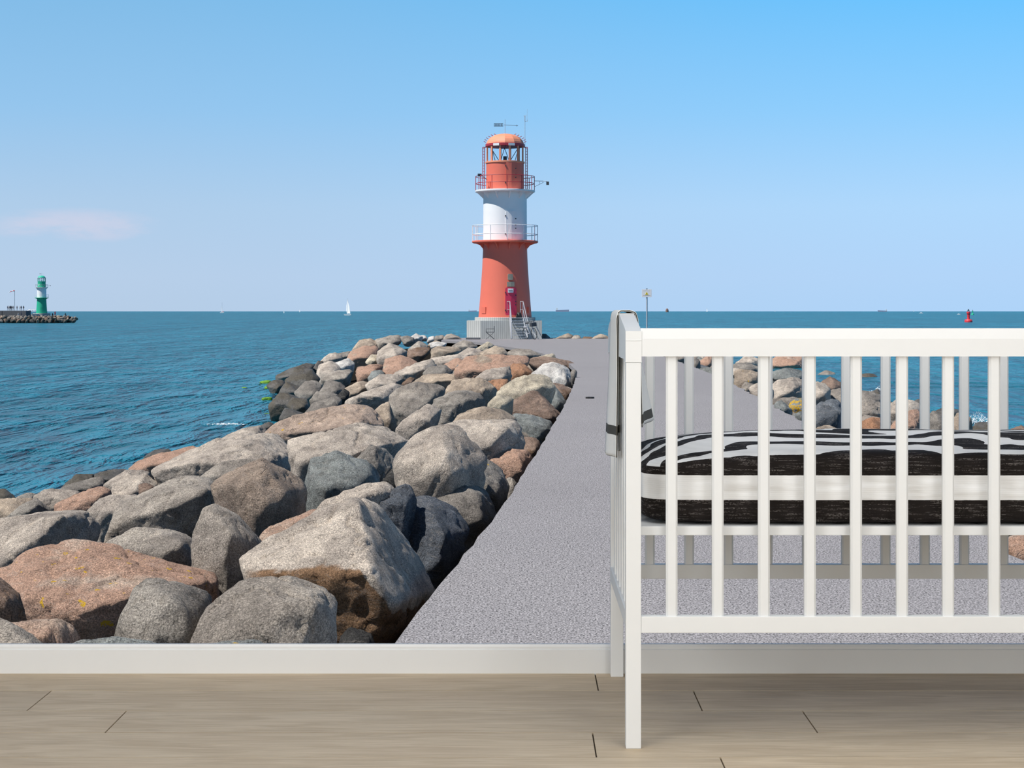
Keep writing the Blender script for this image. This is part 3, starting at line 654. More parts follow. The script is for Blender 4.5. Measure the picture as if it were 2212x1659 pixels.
# --- dark wet group on the water side
DW = 'dark wet boulders along the waterline'
for lab, k_, o_ in [
 ('flat dark boulder furthest out on the dark wet corner', 'd', [(594,813),(620,800),(643,791),(658,786),(678,788),(668,803),(632,818),(616,826)]),
 ('big smooth dark boulder on top of the dark wet corner', 'd', [(617,822),(643,800),(672,797),(690,819),(670,840),(640,845)]),
 ('dark boulder with green algae at its foot, lapped by the sea', 'd', [(576,832),(593,820),(615,824),(616,845),(592,852)]),
 ('dark boulder in the shade under the big smooth one', 'd', [(600,848),(617,824),(642,834),(652,838),(640,858),(615,860)]),
 ('rounded grey boulder in the middle of the wet corner', 'G', [(637,846),(661,824),(683,824),(699,838),(680,868),(647,868)]),
 ('grey angular boulder right of the rounded one', 'G', [(690,846),(705,824),(734,826),(747,840),(735,858),(700,862)]),
 ('brown wet boulder with algae skirt at the water', 'd', [(581,875),(600,853),(618,844),(647,860),(635,885),(612,890),(586,884)]),
 ('smooth dark boulder beside the algae skirted one', 'd', [(620,875),(632,860),(662,860),(670,878),(662,896),(636,896)]),
 ('low dark boulder closest to the water below the wet corner', 'd', [(605,902),(618,879),(641,885),(660,893),(645,908),(615,910)]),
 ('small grey boulder in the seam of the wet corner', 'G', [(670,864),(683,845),(710,847),(734,854),(715,872),(680,874)]),
 ('grey banded boulder behind the long lichen boulder', 'G', [(652,903),(676,871),(726,856),(737,865),(725,890),(680,905)]),
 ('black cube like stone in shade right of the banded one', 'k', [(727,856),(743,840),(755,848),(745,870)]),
 ('brown topped boulder with a pale end, above the black stone', 't', [(742,841),(775,824),(799,826),(799,840),(770,858),(750,858)]),
 ('narrow dark boulder above the big smooth dark one', 'd', [(670,800),(687,780),(698,782),(690,815)]),
 ('boulder with a black hollow under it, above the wet corner', 'g', [(695,820),(714,804),(741,800),(763,797),(756,820),(732,832),(705,830)]),
 ('tall rounded pale boulder above the wet corner', 'l', [(683,817),(690,789),(714,780),(733,788),(737,803),(715,822),(695,826)])]:
    B(lab, k_, o_, None, raise_=.12)
B('small white boulder with a dark shaded end', 'w', [(723,784),(752,774),(766,786),(762,800),(735,804)], None, raise_=.25)
B('pale rounded boulder on the skyline above the white one', 'l', [(692,781),(708,766),(723,762),(738,768),(740,776),(722,788),(700,790)], None, raise_=.25)
B('dark boulder on the skyline beside the pale rounded one', 'G', [(728,764),(755,759),(761,763),(756,778),(738,778)], None, raise_=.25)
B('orange and cream boulder below the skyline', 't', [(750,776),(759,759),(786,748),(818,748),(818,770),(795,788),(764,790)], None, raise_=.22, m='rock_pink')
B('tilted brown grey boulder on the skyline', 't', [(757,761),(777,735),(800,732),(818,742),(815,754),(786,762)], None, raise_=.25)
B('small cream block in the upper slope', 'c', [(790,781),(802,766),(818,766),(819,784),(800,788)], None, raise_=.32)
B('reddish brown boulder in the upper slope', 'b', [(770,810),(773,793),(804,786),(829,788),(830,800),(804,818),(785,824),(774,822)], None, raise_=.25, m='rock_pink')
B('small blue grey stone beside the reddish brown boulder', 'n', [(795,817),(804,802),(822,799),(831,807),(820,822),(800,824)], None, raise_=.25)
B('light grey slab right of the small blue grey stone', 'l', [(791,829),(817,811),(856,809),(869,819),(850,840),(800,842)], None, raise_=.22)
B('long pale slab above the lichen topped boulder', 'l', [(741,866),(795,844),(867,822),(870,835),(845,860),(815,882),(764,884)], None, raise_=.2)
B('brown patched boulder in the upper slope', 't', [(829,803),(833,777),(867,768),(893,779),(902,784),(880,806),(844,816)], None, raise_=.22, m='rock_pink')
B('pale tan smooth boulder in the upper slope', 'l', [(844,810),(894,786),(930,777),(940,790),(930,812),(890,828),(865,824)], None, raise_=.2)
B('grey boulder on the skyline left of the dark notch', 'g', [(811,734),(840,726),(864,724),(870,738),(840,752),(817,748)], None, raise_=.25)
B('pale boulder with vertical folds under the skyline', 'l', [(815,778),(817,759),(842,741),(856,750),(880,756),(870,775),(840,785)], None, raise_=.25)
B('small dark stone on the skyline', 'G', [(864,728),(880,725),(894,730),(897,740),(875,744)], None, raise_=.35)
B('small white stone on the skyline', 'w', [(885,729),(898,720),(914,728),(908,738),(890,738)], None, raise_=.35)
B('small pointed grey stone near the skyline', 'g', [(882,754),(907,735),(925,747),(922,760),(890,762)], None, raise_=.3)
B('rusty flat boulder below the pointed grey stone', 'b', [(880,758),(905,750),(931,751),(925,765),(900,778),(882,772)], None, raise_=.28)
B('block with a tan end and black shaded face', 't', [(930,771),(934,751),(945,748),(988,751),(996,758),(985,775),(940,778)], [(945,757,.3),(980,760,.3)], raise_=.25)
B('grey mound shaped boulder beside the far part of the path', 'g', [(976,745),(996,735),(1017,738),(1032,747),(1025,758),(985,760)], None, raise_=.2)
B('pale pointed boulder beside the far part of the path', 'c', [(1023,757),(1043,746),(1055,737),(1065,747),(1058,760),(1030,762)], None, raise_=.15)
B('pale boulder under the grey mound shaped one', 'l', [(983,769),(1012,751),(1037,755),(1043,769),(1030,778),(990,780)], None, raise_=.2)
B('tan boulder right of the pale pointed one', 't', [(1037,761),(1070,748),(1088,753),(1097,765),(1080,774),(1045,774)], None, raise_=.15)
B('low grey boulder along the far path edge', 'g', [(1095,760),(1115,754),(1144,755),(1170,768),(1160,777),(1110,777)], None, raise_=.08)
B('flat pale boulder left of the orange patched one', 'l', [(930,774),(988,766),(1015,771),(1010,786),(967,792),(938,795)], None, raise_=.2)
B('pinkish slab left of the orange patched one', 'p', [(955,790),(988,773),(1009,779),(1012,790),(985,808),(962,804)], None, raise_=.2)
B('dark grey pyramid left of the orange patched one', 'G', [(977,809),(988,788),(1014,782),(1016,798),(1005,818),(985,820)], None, raise_=.18)
B('brown grey boulder with two shaded hollows', 'G', [(914,808),(929,789),(960,788),(978,804),(970,818),(925,820)], None, raise_=.2, rough=1.7)
B('long low pale ridge boulder in the upper middle', 't', [(890,826),(916,809),(979,808),(1030,817),(1010,832),(940,838),(905,838)], None, raise_=.18)
B('little brown stone at the end of the pale tan boulder', 'b', [(868,828),(886,814),(896,818),(890,832),(875,836)], None, raise_=.2)
B('white flat stone where the far path meets the rocks', 'w', [(928,741),(945,738),(965,741),(960,750),(932,752)], None, raise_=.12)
# rim of low rocks beyond the path and left of the lighthouse
for lab, k_, o_, dd in [
 ('dark wet boulder against the right side of the concrete base', 'd', [(1168,733),(1170,720),(1180,722),(1190,731),(1186,736)], 106),
 ('tan low rock behind the path right of the lighthouse', 't', [(1194,734),(1208,727),(1226,720),(1236,724),(1236,735)], 103.2),
 ('grey low rock behind the path, second from the lighthouse', 'g', [(1232,735),(1240,724),(1252,724),(1258,734)], 103.2),
 ('white topped little rock behind the path', 'c', [(1240,735),(1247,728),(1253,734)], 103.2),
 ('flat brown rock behind the path', 'b', [(1254,735),(1262,727),(1278,728),(1282,735)], 103.2),
 ('large brown rock behind the path next to the cot blanket', 't', [(1274,735),(1286,726),(1297,721),(1310,725),(1318,735)], 103.2),
 ('orange rock behind the path hidden partly by the blanket', 'o', [(1308,736),(1318,726),(1332,728),(1336,736)], 103.2),
 ('white boulder on the skyline left of the lighthouse base', 'w', [(922,739),(926,728),(938,725),(940,737)], 101),
 ('dark slab on the skyline left of the lighthouse base', 'G', [(938,738),(940,725),(958,724),(962,731),(960,738)], 101),
 ('grey rock touching the skyline near the lighthouse base', 'g', [(956,737),(962,723),(975,721),(990,727),(1000,735)], 101),
 ('white flat rock on the skyline, far left of the lighthouse base', 'w', [(898,736),(905,725),(918,724),(924,733)], 102)]:
    B(lab, k_, o_, None, d=dd, sink=.3)

# --- right side of the path, seen between the cot bars
for lab, k_, o_, kw in [
 ('pinkish boulder seen in the second gap of the cot bars', 'p', [(1508,785),(1526,768),(1540,766),(1545,792),(1520,797)], {}),
 ('small grey boulder at the path edge in the second gap of the cot', 'g', [(1490,782),(1500,772),(1512,778),(1512,797),(1498,797)], {}),
 ('low grey boulder in the first gap of the cot under the top rail', 'g', [(1438,770),(1455,764),(1482,768),(1484,782),(1460,786),(1442,780)], {}),
 ('dark pointed boulder at the path edge left of the third cot bar gap', 'G', [(1528,802),(1540,784),(1560,768),(1574,788),(1562,810)], {}),
 ('dark grey boulder behind the third front bar', 'G', [(1574,798),(1590,784),(1620,786),(1642,794),(1642,806),(1600,806)], {}),
 ('pale brown boulder under the cot top rail, third gap', 'l', [(1590,784),(1612,768),(1645,776),(1650,794),(1612,796)], {}),
 ('rounded boulder with orange lichen at its base, third gap of the cot', 't', [(1584,828),(1588,802),(1601,797),(1617,801),(1642,806),(1644,826),(1625,838),(1604,836)], dict(lich=.5)),
 ('pale boulder leaning on the path edge behind the fourth bar', 'l', [(1618,838),(1638,828),(1660,828),(1672,850),(1660,866),(1640,860)], {}),
 ('big pinkish grey boulder high in the fourth gap', 'l', [(1655,784),(1680,768),(1735,770),(1742,795),(1715,808),(1665,802)], dict(m='rock_pink')),
 ('bluish topped flat boulder in the fourth gap', 'n', [(1660,806),(1700,795),(1738,802),(1738,824),(1695,828),(1664,824)], {}),
 ('broad light brown boulder in the middle of the fourth gap', 'l', [(1666,838),(1680,820),(1712,816),(1742,824),(1745,856),(1705,866),(1672,864)], {}),
 ('boulder covered in yellow lichen behind the fifth bar', 'n', [(1704,878),(1714,862),(1740,860),(1762,870),(1755,890),(1722,892)], dict(lich=1.25)),
 ('dark grey elongated boulder on the path edge in the fourth gap', 'n', [(1670,872),(1688,865),(1711,886),(1706,899),(1685,890)], {}),
 ('small blue grey stone at the path edge in the fourth gap', 'n', [(1710,900),(1726,886),(1742,893),(1740,908),(1726,911)], {}),
 ('long dark topped boulder by the sea in the fifth gap', 'b', [(1752,794),(1785,785),(1822,794),(1826,814),(1780,812)], dict(m='rock')),
 ('small grey boulder under the long dark topped one', 'g', [(1758,812),(1782,799),(1806,807),(1800,824),(1770,828)], {}),
 ('dark brown boulder in the middle of the fifth gap', 'b', [(1768,830),(1793,814),(1822,830),(1824,850),(1790,852)], dict(m='rock')),
 ('pale boulder with a black right face in the fifth gap', 'l', [(1738,852),(1748,834),(1762,826),(1790,831),(1794,868),(1765,872)], dict()),
 ('grey blotched boulder behind the sixth bar', 'g', [(1790,844),(1815,840),(1836,848),(1842,872),(1812,880),(1796,874)], dict(lich=.4)),
 ('big blue grey boulder in the fifth gap', 's', [(1752,886),(1772,868),(1800,862),(1822,870),(1830,888),(1814,915),(1790,932),(1756,925)], dict(m='rock')),
 ('lichen flecked boulder just above the mattress in the fifth gap', 't', [(1745,938),(1765,924),(1790,918),(1818,932),(1810,955),(1755,955)], dict(lich=.5)),
 ('dark rounded boulder standing out in the sea, sixth gap', 'd', [(1852,842),(1858,812),(1874,806),(1890,810),(1905,826),(1893,842),(1870,848)], {}),
 ('small dark wet boulder beside the sea spray', 'd', [(1880,848),(1895,840),(1908,848),(1908,862),(1890,862)], {}),
 ('olive grey boulder in the sixth gap', 'G', [(1845,862),(1856,843),(1885,847),(1910,858),(1910,876),(1870,878)], {}),
 ('crinkled grey boulder in the sixth gap', 'g', [(1835,880),(1850,864),(1880,866),(1910,872),(1920,896),(1890,908),(1848,908)], dict(rough=1.6)),
 ('rough golden brown boulder just above the mattress, sixth gap', 'o', [(1856,912),(1885,902),(1912,905),(1918,935),(1890,950),(1858,948)], {}),
 ('slate boulder at the foot of the sixth bar', 's', [(1825,900),(1842,892),(1862,902),(1862,925),(1840,935),(1826,922)], dict(m='rock')),
 ('pale pinkish rounded boulder in the seventh gap', 'l', [(1912,890),(1925,872),(1945,861),(1970,865),(1994,880),(1992,900),(1955,908),(1925,908)], {}),
 ('speckled pink brown boulder above the mattress in the seventh gap', 'p', [(1918,930),(1930,908),(1960,888),(1985,881),(1998,895),(1996,922),(1970,945),(1925,948)], dict(lich=.3)),
 ('black wet stone at the water in the seventh gap', 'd', [(1972,868),(1985,860),(1998,872),(1998,884),(1980,884)], {}),
 ('grey wave polished boulder in the eighth gap', 'G', [(1992,905),(2002,892),(2020,889),(2048,904),(2056,930),(2030,945),(1998,940)], {}),
 ('black stone at the waterline in the eighth gap', 'd', [(2014,892),(2036,879),(2055,882),(2078,887),(2078,900),(2040,902)], {}),
 ('speckled boulder behind the eighth bar', 't', [(2056,912),(2066,894),(2082,891),(2098,905),(2100,930),(2070,945)], {}),
 ('grey low boulder under the breaking wave', 'd', [(2092,936),(2108,914),(2145,912),(2166,930),(2150,948),(2105,950)], {}),
 ('brown wet stone at the right edge above the mattress', 'b', [(2172,942),(2185,926),(2205,920),(2235,932),(2235,950),(2185,955)], {}),
 ('rust streaked boulder on the path edge at the right side, under the mattress', 'g', [(2165,1168),(2178,1156),(2195,1150),(2240,1152),(2260,1200),(2235,1222),(2200,1210),(2178,1190)], dict(m='rock_pink'))]:
    B(lab, k_, o_, None, raise_=-.12, **kw)

# boulders that fill the slopes between and behind the ones above
def filler():
    rs = random.Random(77); protos = []
    for i in range(7):
        pts = [Vector((rs.uniform(-1, 1), rs.uniform(-1, 1), rs.uniform(-.7, .7))).normalized() * rs.uniform(.8, 1.1) for _ in range(16)]
        pts = [Vector((a.x, a.y * .85, a.z * .72)) for a in pts]
        V, F = rock_mesh(pts, 4, 900 + i, 18, 1.2, 6); o = rock_object(V - V.mean(0), F, M['rock'], (1, 1, 1), 0.0); protos.append(o)
    used = [False] * 7
    def put(x, y, z, s, kind, label, group):
        i = rs.randrange(7); o = protos[i]
        if used[i]: o = o.copy(); COL.objects.link(o)
        used[i] = True
        o.location = (x, y, z); o.scale = (s * rs.uniform(.85, 1.2), s, s * rs.uniform(.85, 1.1)); o.rotation_euler = (rs.uniform(-.3, .3), rs.uniform(-.3, .3), rs.uniform(0, 6.28))
        j = rs.uniform(.85, 1.1); c = RC[kind]; o.color = (c[0] * j, c[1] * j, c[2] * j, 0.0 if rs.random() < .8 else .4)
        tag(o, label, 'boulder', group)
    y = 6.0
    while y < 98:
        st = .85 + y * .010
        x = xl(y) - .55
        while x > xl(y) - 9.8:
            s = rs.uniform(.36, .55) * (1 + y * .004); g = ground(x, y); wet = g < ZS + .5
            if y > 24:
                put(x + rs.uniform(-.2, .2), y + rs.uniform(-.3, .3), g - s * .95, s, 'd' if wet else rs.choice('glGt'), 'boulder packed into the rock slope left of the path, mostly covered by larger ones', 'boulders packed between the larger ones left of the path')
            x -= st * rs.uniform(2.2, 3.0)
        y += st * 2.9
    y = 22.0
    while y < 96:
        st = .85 + y * .010
        x = xr(y) + .55
        while x < xr(y) + 8.0:
            s = rs.uniform(.38, .6) * (1 + y * .004); g = ground(x, y); wet = g < ZS + .45
            put(x + rs.uniform(-.2, .2), y + rs.uniform(-.3, .3), g - s * .95, s, 'd' if wet else rs.choice('gllGtns'), 'boulder packed into the rock slope right of the path, glimpsed through the cot bars', 'boulders packed between the larger ones right of the path')
            x += st * rs.uniform(1.5, 2.0)
        y += st * 2.3
filler()

# ============================================================ COT
def cot():
    W_ = M['white_paint']; c = thing('baby_cot', 'white slatted wooden baby cot standing on the oak floor in front of the sea view', 'cot', (.85, 3.66, 0))
    off = Vector((.85, 3.66, 0))
    def part(mb, name, par=None, **k):
        bmesh.ops.translate(mb.bm, verts=mb.bm.verts, vec=-off); return mb.build(name, W_, c if par is None else par, **k)
    YF, YB = 3.333, 3.987; XL, XR = .2009, 1.4880
    for (x0, y0) in ((XL, YF), (XL + .004, YB), (XR - .0297, YF), (XR - .0317, YB)):
        y1 = y0 + (.030 if y0 < 3.6 else .028)
        part(MB().box(x0, x0 + .0297, y0, y1, 0, .752, .0016), 'leg')
    # long rails (front and back)
    def toprail(y, z0, z1, s=1):
        zc = z1 - .0205
        part(MB().prism([(y, z0), (y, zc), (y + s * .0035, z1 - .001), (y + s * .006, z1), (y + s * .026, z1), (y + s * .026, z0)], 'x', XL + .029, XR - .029), 'top_rail')
    toprail(YF + .001, .7637, .8187); toprail(YB + .026, .758, .806, -1)
    part(MB().box(XL + .0297, XR - .0297, YF + .002, YF + .026, .2253, .2570, .0012), 'bottom_rail')
    part(MB().box(XL + .0297, XR - .0297, YB, YB + .024, .2285, .2615, .0012), 'bottom_rail')
    def slat(cx, y, z0, z1, w=.0225, t=.016):
        part(MB().prism([(cx - w / 2, y + .004), (cx - w / 2 + .004, y), (cx + w / 2 - .004, y), (cx + w / 2, y + .004), (cx + w / 2, y + t - .004), (cx + w / 2 - .004, y + t), (cx - w / 2 + .004, y + t), (cx - w / 2, y + t - .004)], 'z', z0, z1), 'slat')
    for i in range(13):
        slat(.291 + .09 * i, YF + .006, .256, .766)
        slat(.2967 + .0917 * i, YB + .004, .260, .760)
    # end panels
    for side, x0 in ((0, XL), (1, XR - .0297)):
        zf, zt = .813, .848; x1 = x0 + .0297
        part(MB().prism([(YF - .001, .7525), (YF - .001, zf), (YF + .045, zf + .008), (3.57, zt), (3.78, zt), (YB - .01, zf + .008), (YB + .029, zf - .004), (YB + .029, .7525), (YB - .02, .757), (3.40, .757), (3.385, .7525)], 'x', x0 - .0006, x1 + .0006), 'end_board')
        part(MB().box(x0 - .0003, x1 + .0003, YF - .0016, YF + .05, .7945, .7956), 'board_seam')
        part(MB().box(x0 + .003, x1 - .003, YF + .03, YB, .2253, .2570, .0012), 'end_rail')
        for k in range(6):
            y = 3.43 + .088 * k
            part(MB().box(x0 + .007, x1 - .007, y, y + .0225, .256, .7575, .002), 'slat')
    part(MB().box(XL + .031, XR - .031, YF + .036, YB - .018, .4110, .4285, .001), 'mattress_base')
    return c
cot()

def mattress():
    V, F = ico(6); a, b_, h = .5975, .2790, .064
    d = V * np.array([a, b_, h]); d = d / np.linalg.norm(d, axis=1)[:, None]
    q = np.abs(d / np.array([a, b_, h])); pw = 11
    r = np.power(np.sum(np.power(q, pw), axis=1), -1 / pw); X = d * r[:, None]
    u, v = X[:, 0] / a, X[:, 1] / b_
    up = np.clip(X[:, 2] / h, 0, 1)
    X[:, 2] += up * (.030 * (1 - np.abs(u) ** 5) * (.55 + .45 * np.clip(1 - (v - .35) ** 2, 0, 1)) - .010 * np.clip(-u - .55, 0, 1))
    n = fbm(X * np.array([3.2, 6, 9]) + 3.3, 3); X[:, 2] += up * n * .006
    sd_ = fbm(X * np.array([9, 1, 30]) + 9.1, 3); X[:, 1] += np.where(X[:, 1] < -.2, sd_ * .006, 0)
    X += np.array([a, b_, h])
    me = bpy.data.meshes.new('cot_mattress'); me.from_pydata(X.tolist(), [], F.tolist()); me.polygons.foreach_set('use_smooth', [True] * len(me.polygons))
    me.materials.append(M['bedding']); o = bpy.data.objects.new('cot_mattress', me); COL.objects.link(o); o.location = (.2356, 3.383, .4288)
    tag(o, 'puffy cot mattress in a black and white brush stroke cover lying inside the white cot', 'mattress')
mattress()

def blanket():
    root = thing('blanket', 'folded white blanket with charcoal stripe draped over the end of the cot', 'blanket', (.2, 3.67, .5))
    def sheet(name, path, y0, y1, bands, wav=.004, th=.0035, ny=14):
        bm = bmesh.new(); G = []; acc = [0.0]
        for i in range(1, len(path)): acc.append(acc[-1] + math.hypot(path[i][0] - path[i - 1][0], path[i][1] - path[i - 1][1]))
        n = 90; Ltot = acc[-1]
        for k in range(n + 1):
            s = Ltot * k / n; x = float(np.interp(s, acc, [p[0] for p in path])); z = float(np.interp(s, acc, [p[1] for p in path])); row = []
            dr = max(0, (.83 - z)) / .3
            for j in range(ny + 1):
                t = j / ny; y = y0 + (y1 - y0) * t
                w = wav * dr * math.sin(t * 7.5 + .6 + s * 2) - .014 * dr * t * (1 if x < .215 else 0) + (.060 * dr * t if x > .215 else 0)
                yy_ = y + .010 * dr * math.sin(s * 9) * (1 - t) - (.012 if x < .215 else .0) * dr * (t - .5)
                row.append(bm.verts.new((x + w, yy_, z - (.010 * t * dr if x < .215 else 0))))
            G.append((s, row))
        for k in range(n):
            s = G[k][0]
            for j in range(ny):
                f = bm.faces.new((G[k][1][j], G[k][1][j + 1], G[k + 1][1][j + 1], G[k + 1][1][j])); f.smooth = True
                if any(a_ <= s < b_ for a_, b_ in bands): f.material_index = 1
                if k in (0, n - 1): f.material_index = 0
        bmesh.ops.recalc_face_normals(bm, faces=bm.faces)
        edge = [[r_[1][0].co.copy() for r_ in G], [r_[1][-1].co.copy() for r_ in G], [v.co.copy() for v in G[0][1]], [v.co.copy() for v in G[-1][1]]]
        for v in bm.verts: v.co -= Vector((.2, 3.67, .5))
        me = bpy.data.meshes.new(name); bm.to_mesh(me); bm.free(); me.materials.append(M['blanket']); me.materials.append(M['blanket_band'])
        o = bpy.data.objects.new(name, me); COL.objects.link(o); o.parent = root
        sm = o.modifiers.new('thickness', 'SOLIDIFY'); sm.thickness = th; sm.offset = 0
        pm = MB()
        for e in edge: pm.tube([p - Vector((.2, 3.67, .5)) for p in e], .0012, 6)
        pm.build('piping', M['blanket_band'], o)
        return Ltot
    outer = [(.1935, .548), (.1945, .62), (.1965, .72), (.1965, .80), (.1960, .835), (.1985, .8480), (.2040, .8525), (.2260, .8525), (.2345, .8480), (.2380, .838), (.2430, .80), (.2440, .70), (.2450, .612)]
    sheet('outer_fold', outer, 3.560, 3.80, [(.043, .060), (.60 - .05, .60 - .032)])
    inner = [(.2035, .560), (.2035, .66), (.2020, .80)]
    sheet('inner_fold', inner, 3.580, 3.78, [(.036, .052)], wav=.0, th=.003)
blanket()

# ============================================================ LIGHTHOUSES
def lighthouse(name, label, loc, k, body, dome, railm, door_m, red=True):
    t = thing(name, label, 'lighthouse', loc)
    Z = lambda py: (731 - py) * k
    R = lambda px: px * k
    seg = 64
    MB().lathe([(R(57.5), Z(686)), (R(54.5), Z(650)), (R(51.5), Z(610)), (R(49.5), Z(580)), (R(48.3), Z(555)), (R(47.5), Z(535)), (R(47.5), Z(522))], seg=seg).build('lower_tower', body, t, True)
    MB().lathe([(R(47.2), Z(522)), (R(46.8), Z(413))], seg=seg).build('middle_tower', M['tower_white'], t, True)
    MB().lathe([(R(41.0), Z(413)), (R(40.6), Z(353))], seg=seg).build('upper_tower', body, t, True)
    MB().lathe([(R(69), Z(525.5)), (R(71.5), Z(524)), (R(71.5), Z(521.5)), (R(69), Z(520.5))], seg=seg).build('lower_gallery', body, t)
    MB().lathe([(R(62), Z(416.5)), (R(64.5), Z(415)), (R(64.5), Z(412)), (R(63), Z(411.5))], seg=seg).build('upper_gallery', M['tower_white'], t)
    for i in range(12):
        a = 2 * PI * (i + .37) / 12; ca, sa = math.cos(a), math.sin(a)
        for (prof, m_) in ((((46.5, 546), (49, 537), (55, 530), (67, 525.5), (46.5, 525)), body), (((46, 431), (47.5, 430), (62, 416.5), (46, 416)), M['tower_white'])):
            bm = MB(); A, B_ = [], []
            for (r, py) in prof:
                x, y, z = R(r) * ca, R(r) * sa, Z(py)
                A.append(bm.bm.verts.new((x - sa * R(1.1), y + ca * R(1.1), z))); B_.append(bm.bm.verts.new((x + sa * R(1.1), y - ca * R(1.1), z)))
            n = len(prof); bm.bm.faces.new(A); bm.bm.faces.new(list(reversed(B_)))
            for q in range(n): bm.bm.faces.new((A[q], B_[q], B_[(q + 1) % n], A[(q + 1) % n]))
            bm.build('gallery_bracket', m_, t)
    for (rr, zz, mm, nm) in ((70.5, (488, 507), M['tower_white'], 'lower_railing'), (63.5, (382, 397), railm, 'upper_railing')):
        bm = MB(); base = 521 if rr > 65 else 412
        for z_ in zz: bm.ring(0, 0, Z(z_), R(rr), R(.75), seg)
        for i in range(12):
            a = 2 * PI * (i + .15) / 12; x, y = R(rr) * math.cos(a), R(rr) * math.sin(a)
            bm.tube([(x, y, Z(base)), (x, y, Z(zz[0]))], R(.9 if rr > 65 else .8), 6)
        bm.build(nm, mm, t)
    # lantern room
    MB().lathe([(R(40.2), Z(354)), (R(42.5), Z(353)), (R(42.5), Z(350)), (R(40.2), Z(349.5))], seg=seg).build('window_sill', dome, t)
    gl = MB(); gl.lathe([(R(38.5), Z(351)), (R(38.5), Z(317))], seg=24, cap=False); gl.build('lantern_glass', M['glass'], t, True)
    bm = MB()
    for i in range(12):
        a = 2 * PI * (i + .5) / 12; x, y = math.cos(a), math.sin(a)
        bm.obox((R(39.6) * x, R(39.6) * y, 0), (x, y, 0), (-y, x, 0), R(1.3), R(1.9), Z(351), Z(317))
    bm.build('window_mullions', dome, t)
    bm = MB()
    for i in range(6):
        a = 2 * PI * i / 6; b_ = a + .55
        bm.tube([(R(20) * math.cos(a), R(20) * math.sin(a), Z(351)), (R(34) * math.cos(b_), R(34) * math.sin(b_), Z(318))], R(.7), 5)
    bm.lathe([(R(4), Z(351)), (R(4), Z(338))], seg=12)
    bm.build('lantern_frame', M['dark_metal'], t)
    MB().lathe([(R(39.6), Z(318)), (R(42.4), Z(317)), (R(42.4), Z(312)), (R(39.6), Z(311.5))], seg=seg).build('lantern_cornice', railm, t)
    if red:
        bm = MB()
        for a in (-2.02, -1.22): 
            x, y = math.cos(a), math.sin(a); bm.obox((R(42.6) * x, R(42.6) * y, 0), (x, y, 0), (-y, x, 0), R(.6), R(7), Z(318), Z(313))
        bm.build('shade_panels', M['sign_white'], t)
    MB().lathe([(R(41.2), Z(312.5)), (R(40), Z(308)), (R(37), Z(302.5)), (R(31.5), Z(297)), (R(23), Z(292.5)), (R(13), Z(290)), (R(4), Z(289.2)), (R(.5), Z(289))], seg=12).build('dome', dome, t)
    bm = MB(); bm.tube([(0, 0, Z(290)), (0, 0, Z(258))], R(.55), 6)
    bm.build('vane_mast', M['steel'], t)
    bm = MB(); bm.tube([(R(-4), 0, Z(270)), (R(27), 0, Z(271.5))], R(.45), 5); bm.box(R(-24), R(-4), -R(.3), R(.3), Z(273), Z(272)); bm.box(R(-24), R(-4), -R(.3), R(.3), Z(268), Z(267))
    for xx in (-23, -20.5, -17.5, -14.5, -11.5, -8.5, -6): bm.box(R(xx - .7), R(xx + .5), -R(.3), R(.3), Z(273), Z(267))
    bm.box(R(-21), R(-8), -R(.3), R(.3), Z(270.4), Z(269.6)); bm.tube([(R(24.5), 0, Z(270)), (R(28), 0, Z(271.5)), (R(24.5), 0, Z(273))], R(.4), 5)
    bm.build('weather_vane', M['dark_metal'], t)
    if red:
        for sgn in (-1, 1):
            bm = MB()
            for ww in (44.5, 48.2): bm.tube([(sgn * R(ww), 0, Z(412)), (sgn * R(ww), 0, Z(318))], R(.9), 6)
            for i in range(15): bm.tube([(sgn * R(44.5), 0, Z(408 - i * 6.2)), (sgn * R(48.2), 0, Z(408 - i * 6.2))], R(.45), 5)
            bm.box(min(sgn * R(40), sgn * R(48.2)), max(sgn * R(40), sgn * R(48.2)), -R(.6), R(.6), Z(319), Z(317.5))
            bm.build('ladder', M['rail_red'], t)
            bm = MB()
            for i in range(6):
                th = .15 + i * .19; r1, z1 = 41 * math.cos(th) + 1.0, 311 - 22 * math.sin(th); r2, z2 = r1 + 4, z1 - 2.2
                bm.tube([(sgn * R(r1), R(-2.5), Z(z1)), (sgn * R(r2), R(-2.5), Z(z2)), (sgn * R(r2), R(2.5), Z(z2)), (sgn * R(r1), R(2.5), Z(z1))], R(.5), 5)
            bm.build('dome_steps', M['rail_red'], t)
        bm = MB(); bm.tube([(R(43), 0, Z(320)), (R(43), 0, Z(262))], R(.5), 5); bm.box(R(42.2), R(43.8), -R(.8), R(.8), Z(262), Z(250)); bm.tube([(R(47.5), 0, Z(262)), (R(48.2), 0, Z(236))], R(.22), 4)
        bm.tube([(R(43), 0, Z(263)), (R(48.5), 0, Z(262)), (R(48.5), 0, Z(259))], R(.4), 4); bm.tube([(R(40), 0, Z(250)), (R(43), 0, Z(252)), (R(46), 0, Z(248))], R(.35), 4)
        bm.build('antenna_mast', M['steel'], t)
    bm = MB(); x0 = 63; bm.tube([(R(x0), 0, Z(391)), (R(x0 + 28), 0, Z(391.5))], R(.6), 5); bm.tube([(R(x0), 0, Z(404)), (R(x0 + 20), 0, Z(394))], R(.45), 5); bm.tube([(R(x0 + 12), 0, Z(397)), (R(x0 + 11), 0, Z(391))], R(.4), 5)
    ar = bm.build('lamp_bracket', M['steel'], t)
    MB().obox((R(x0 + 29), 0, 0), (1, 0, 0), (0, 1, 0), R(3), R(2.5), Z(399.5), Z(392.5)).build('floodlight', M['dark_metal'], ar)
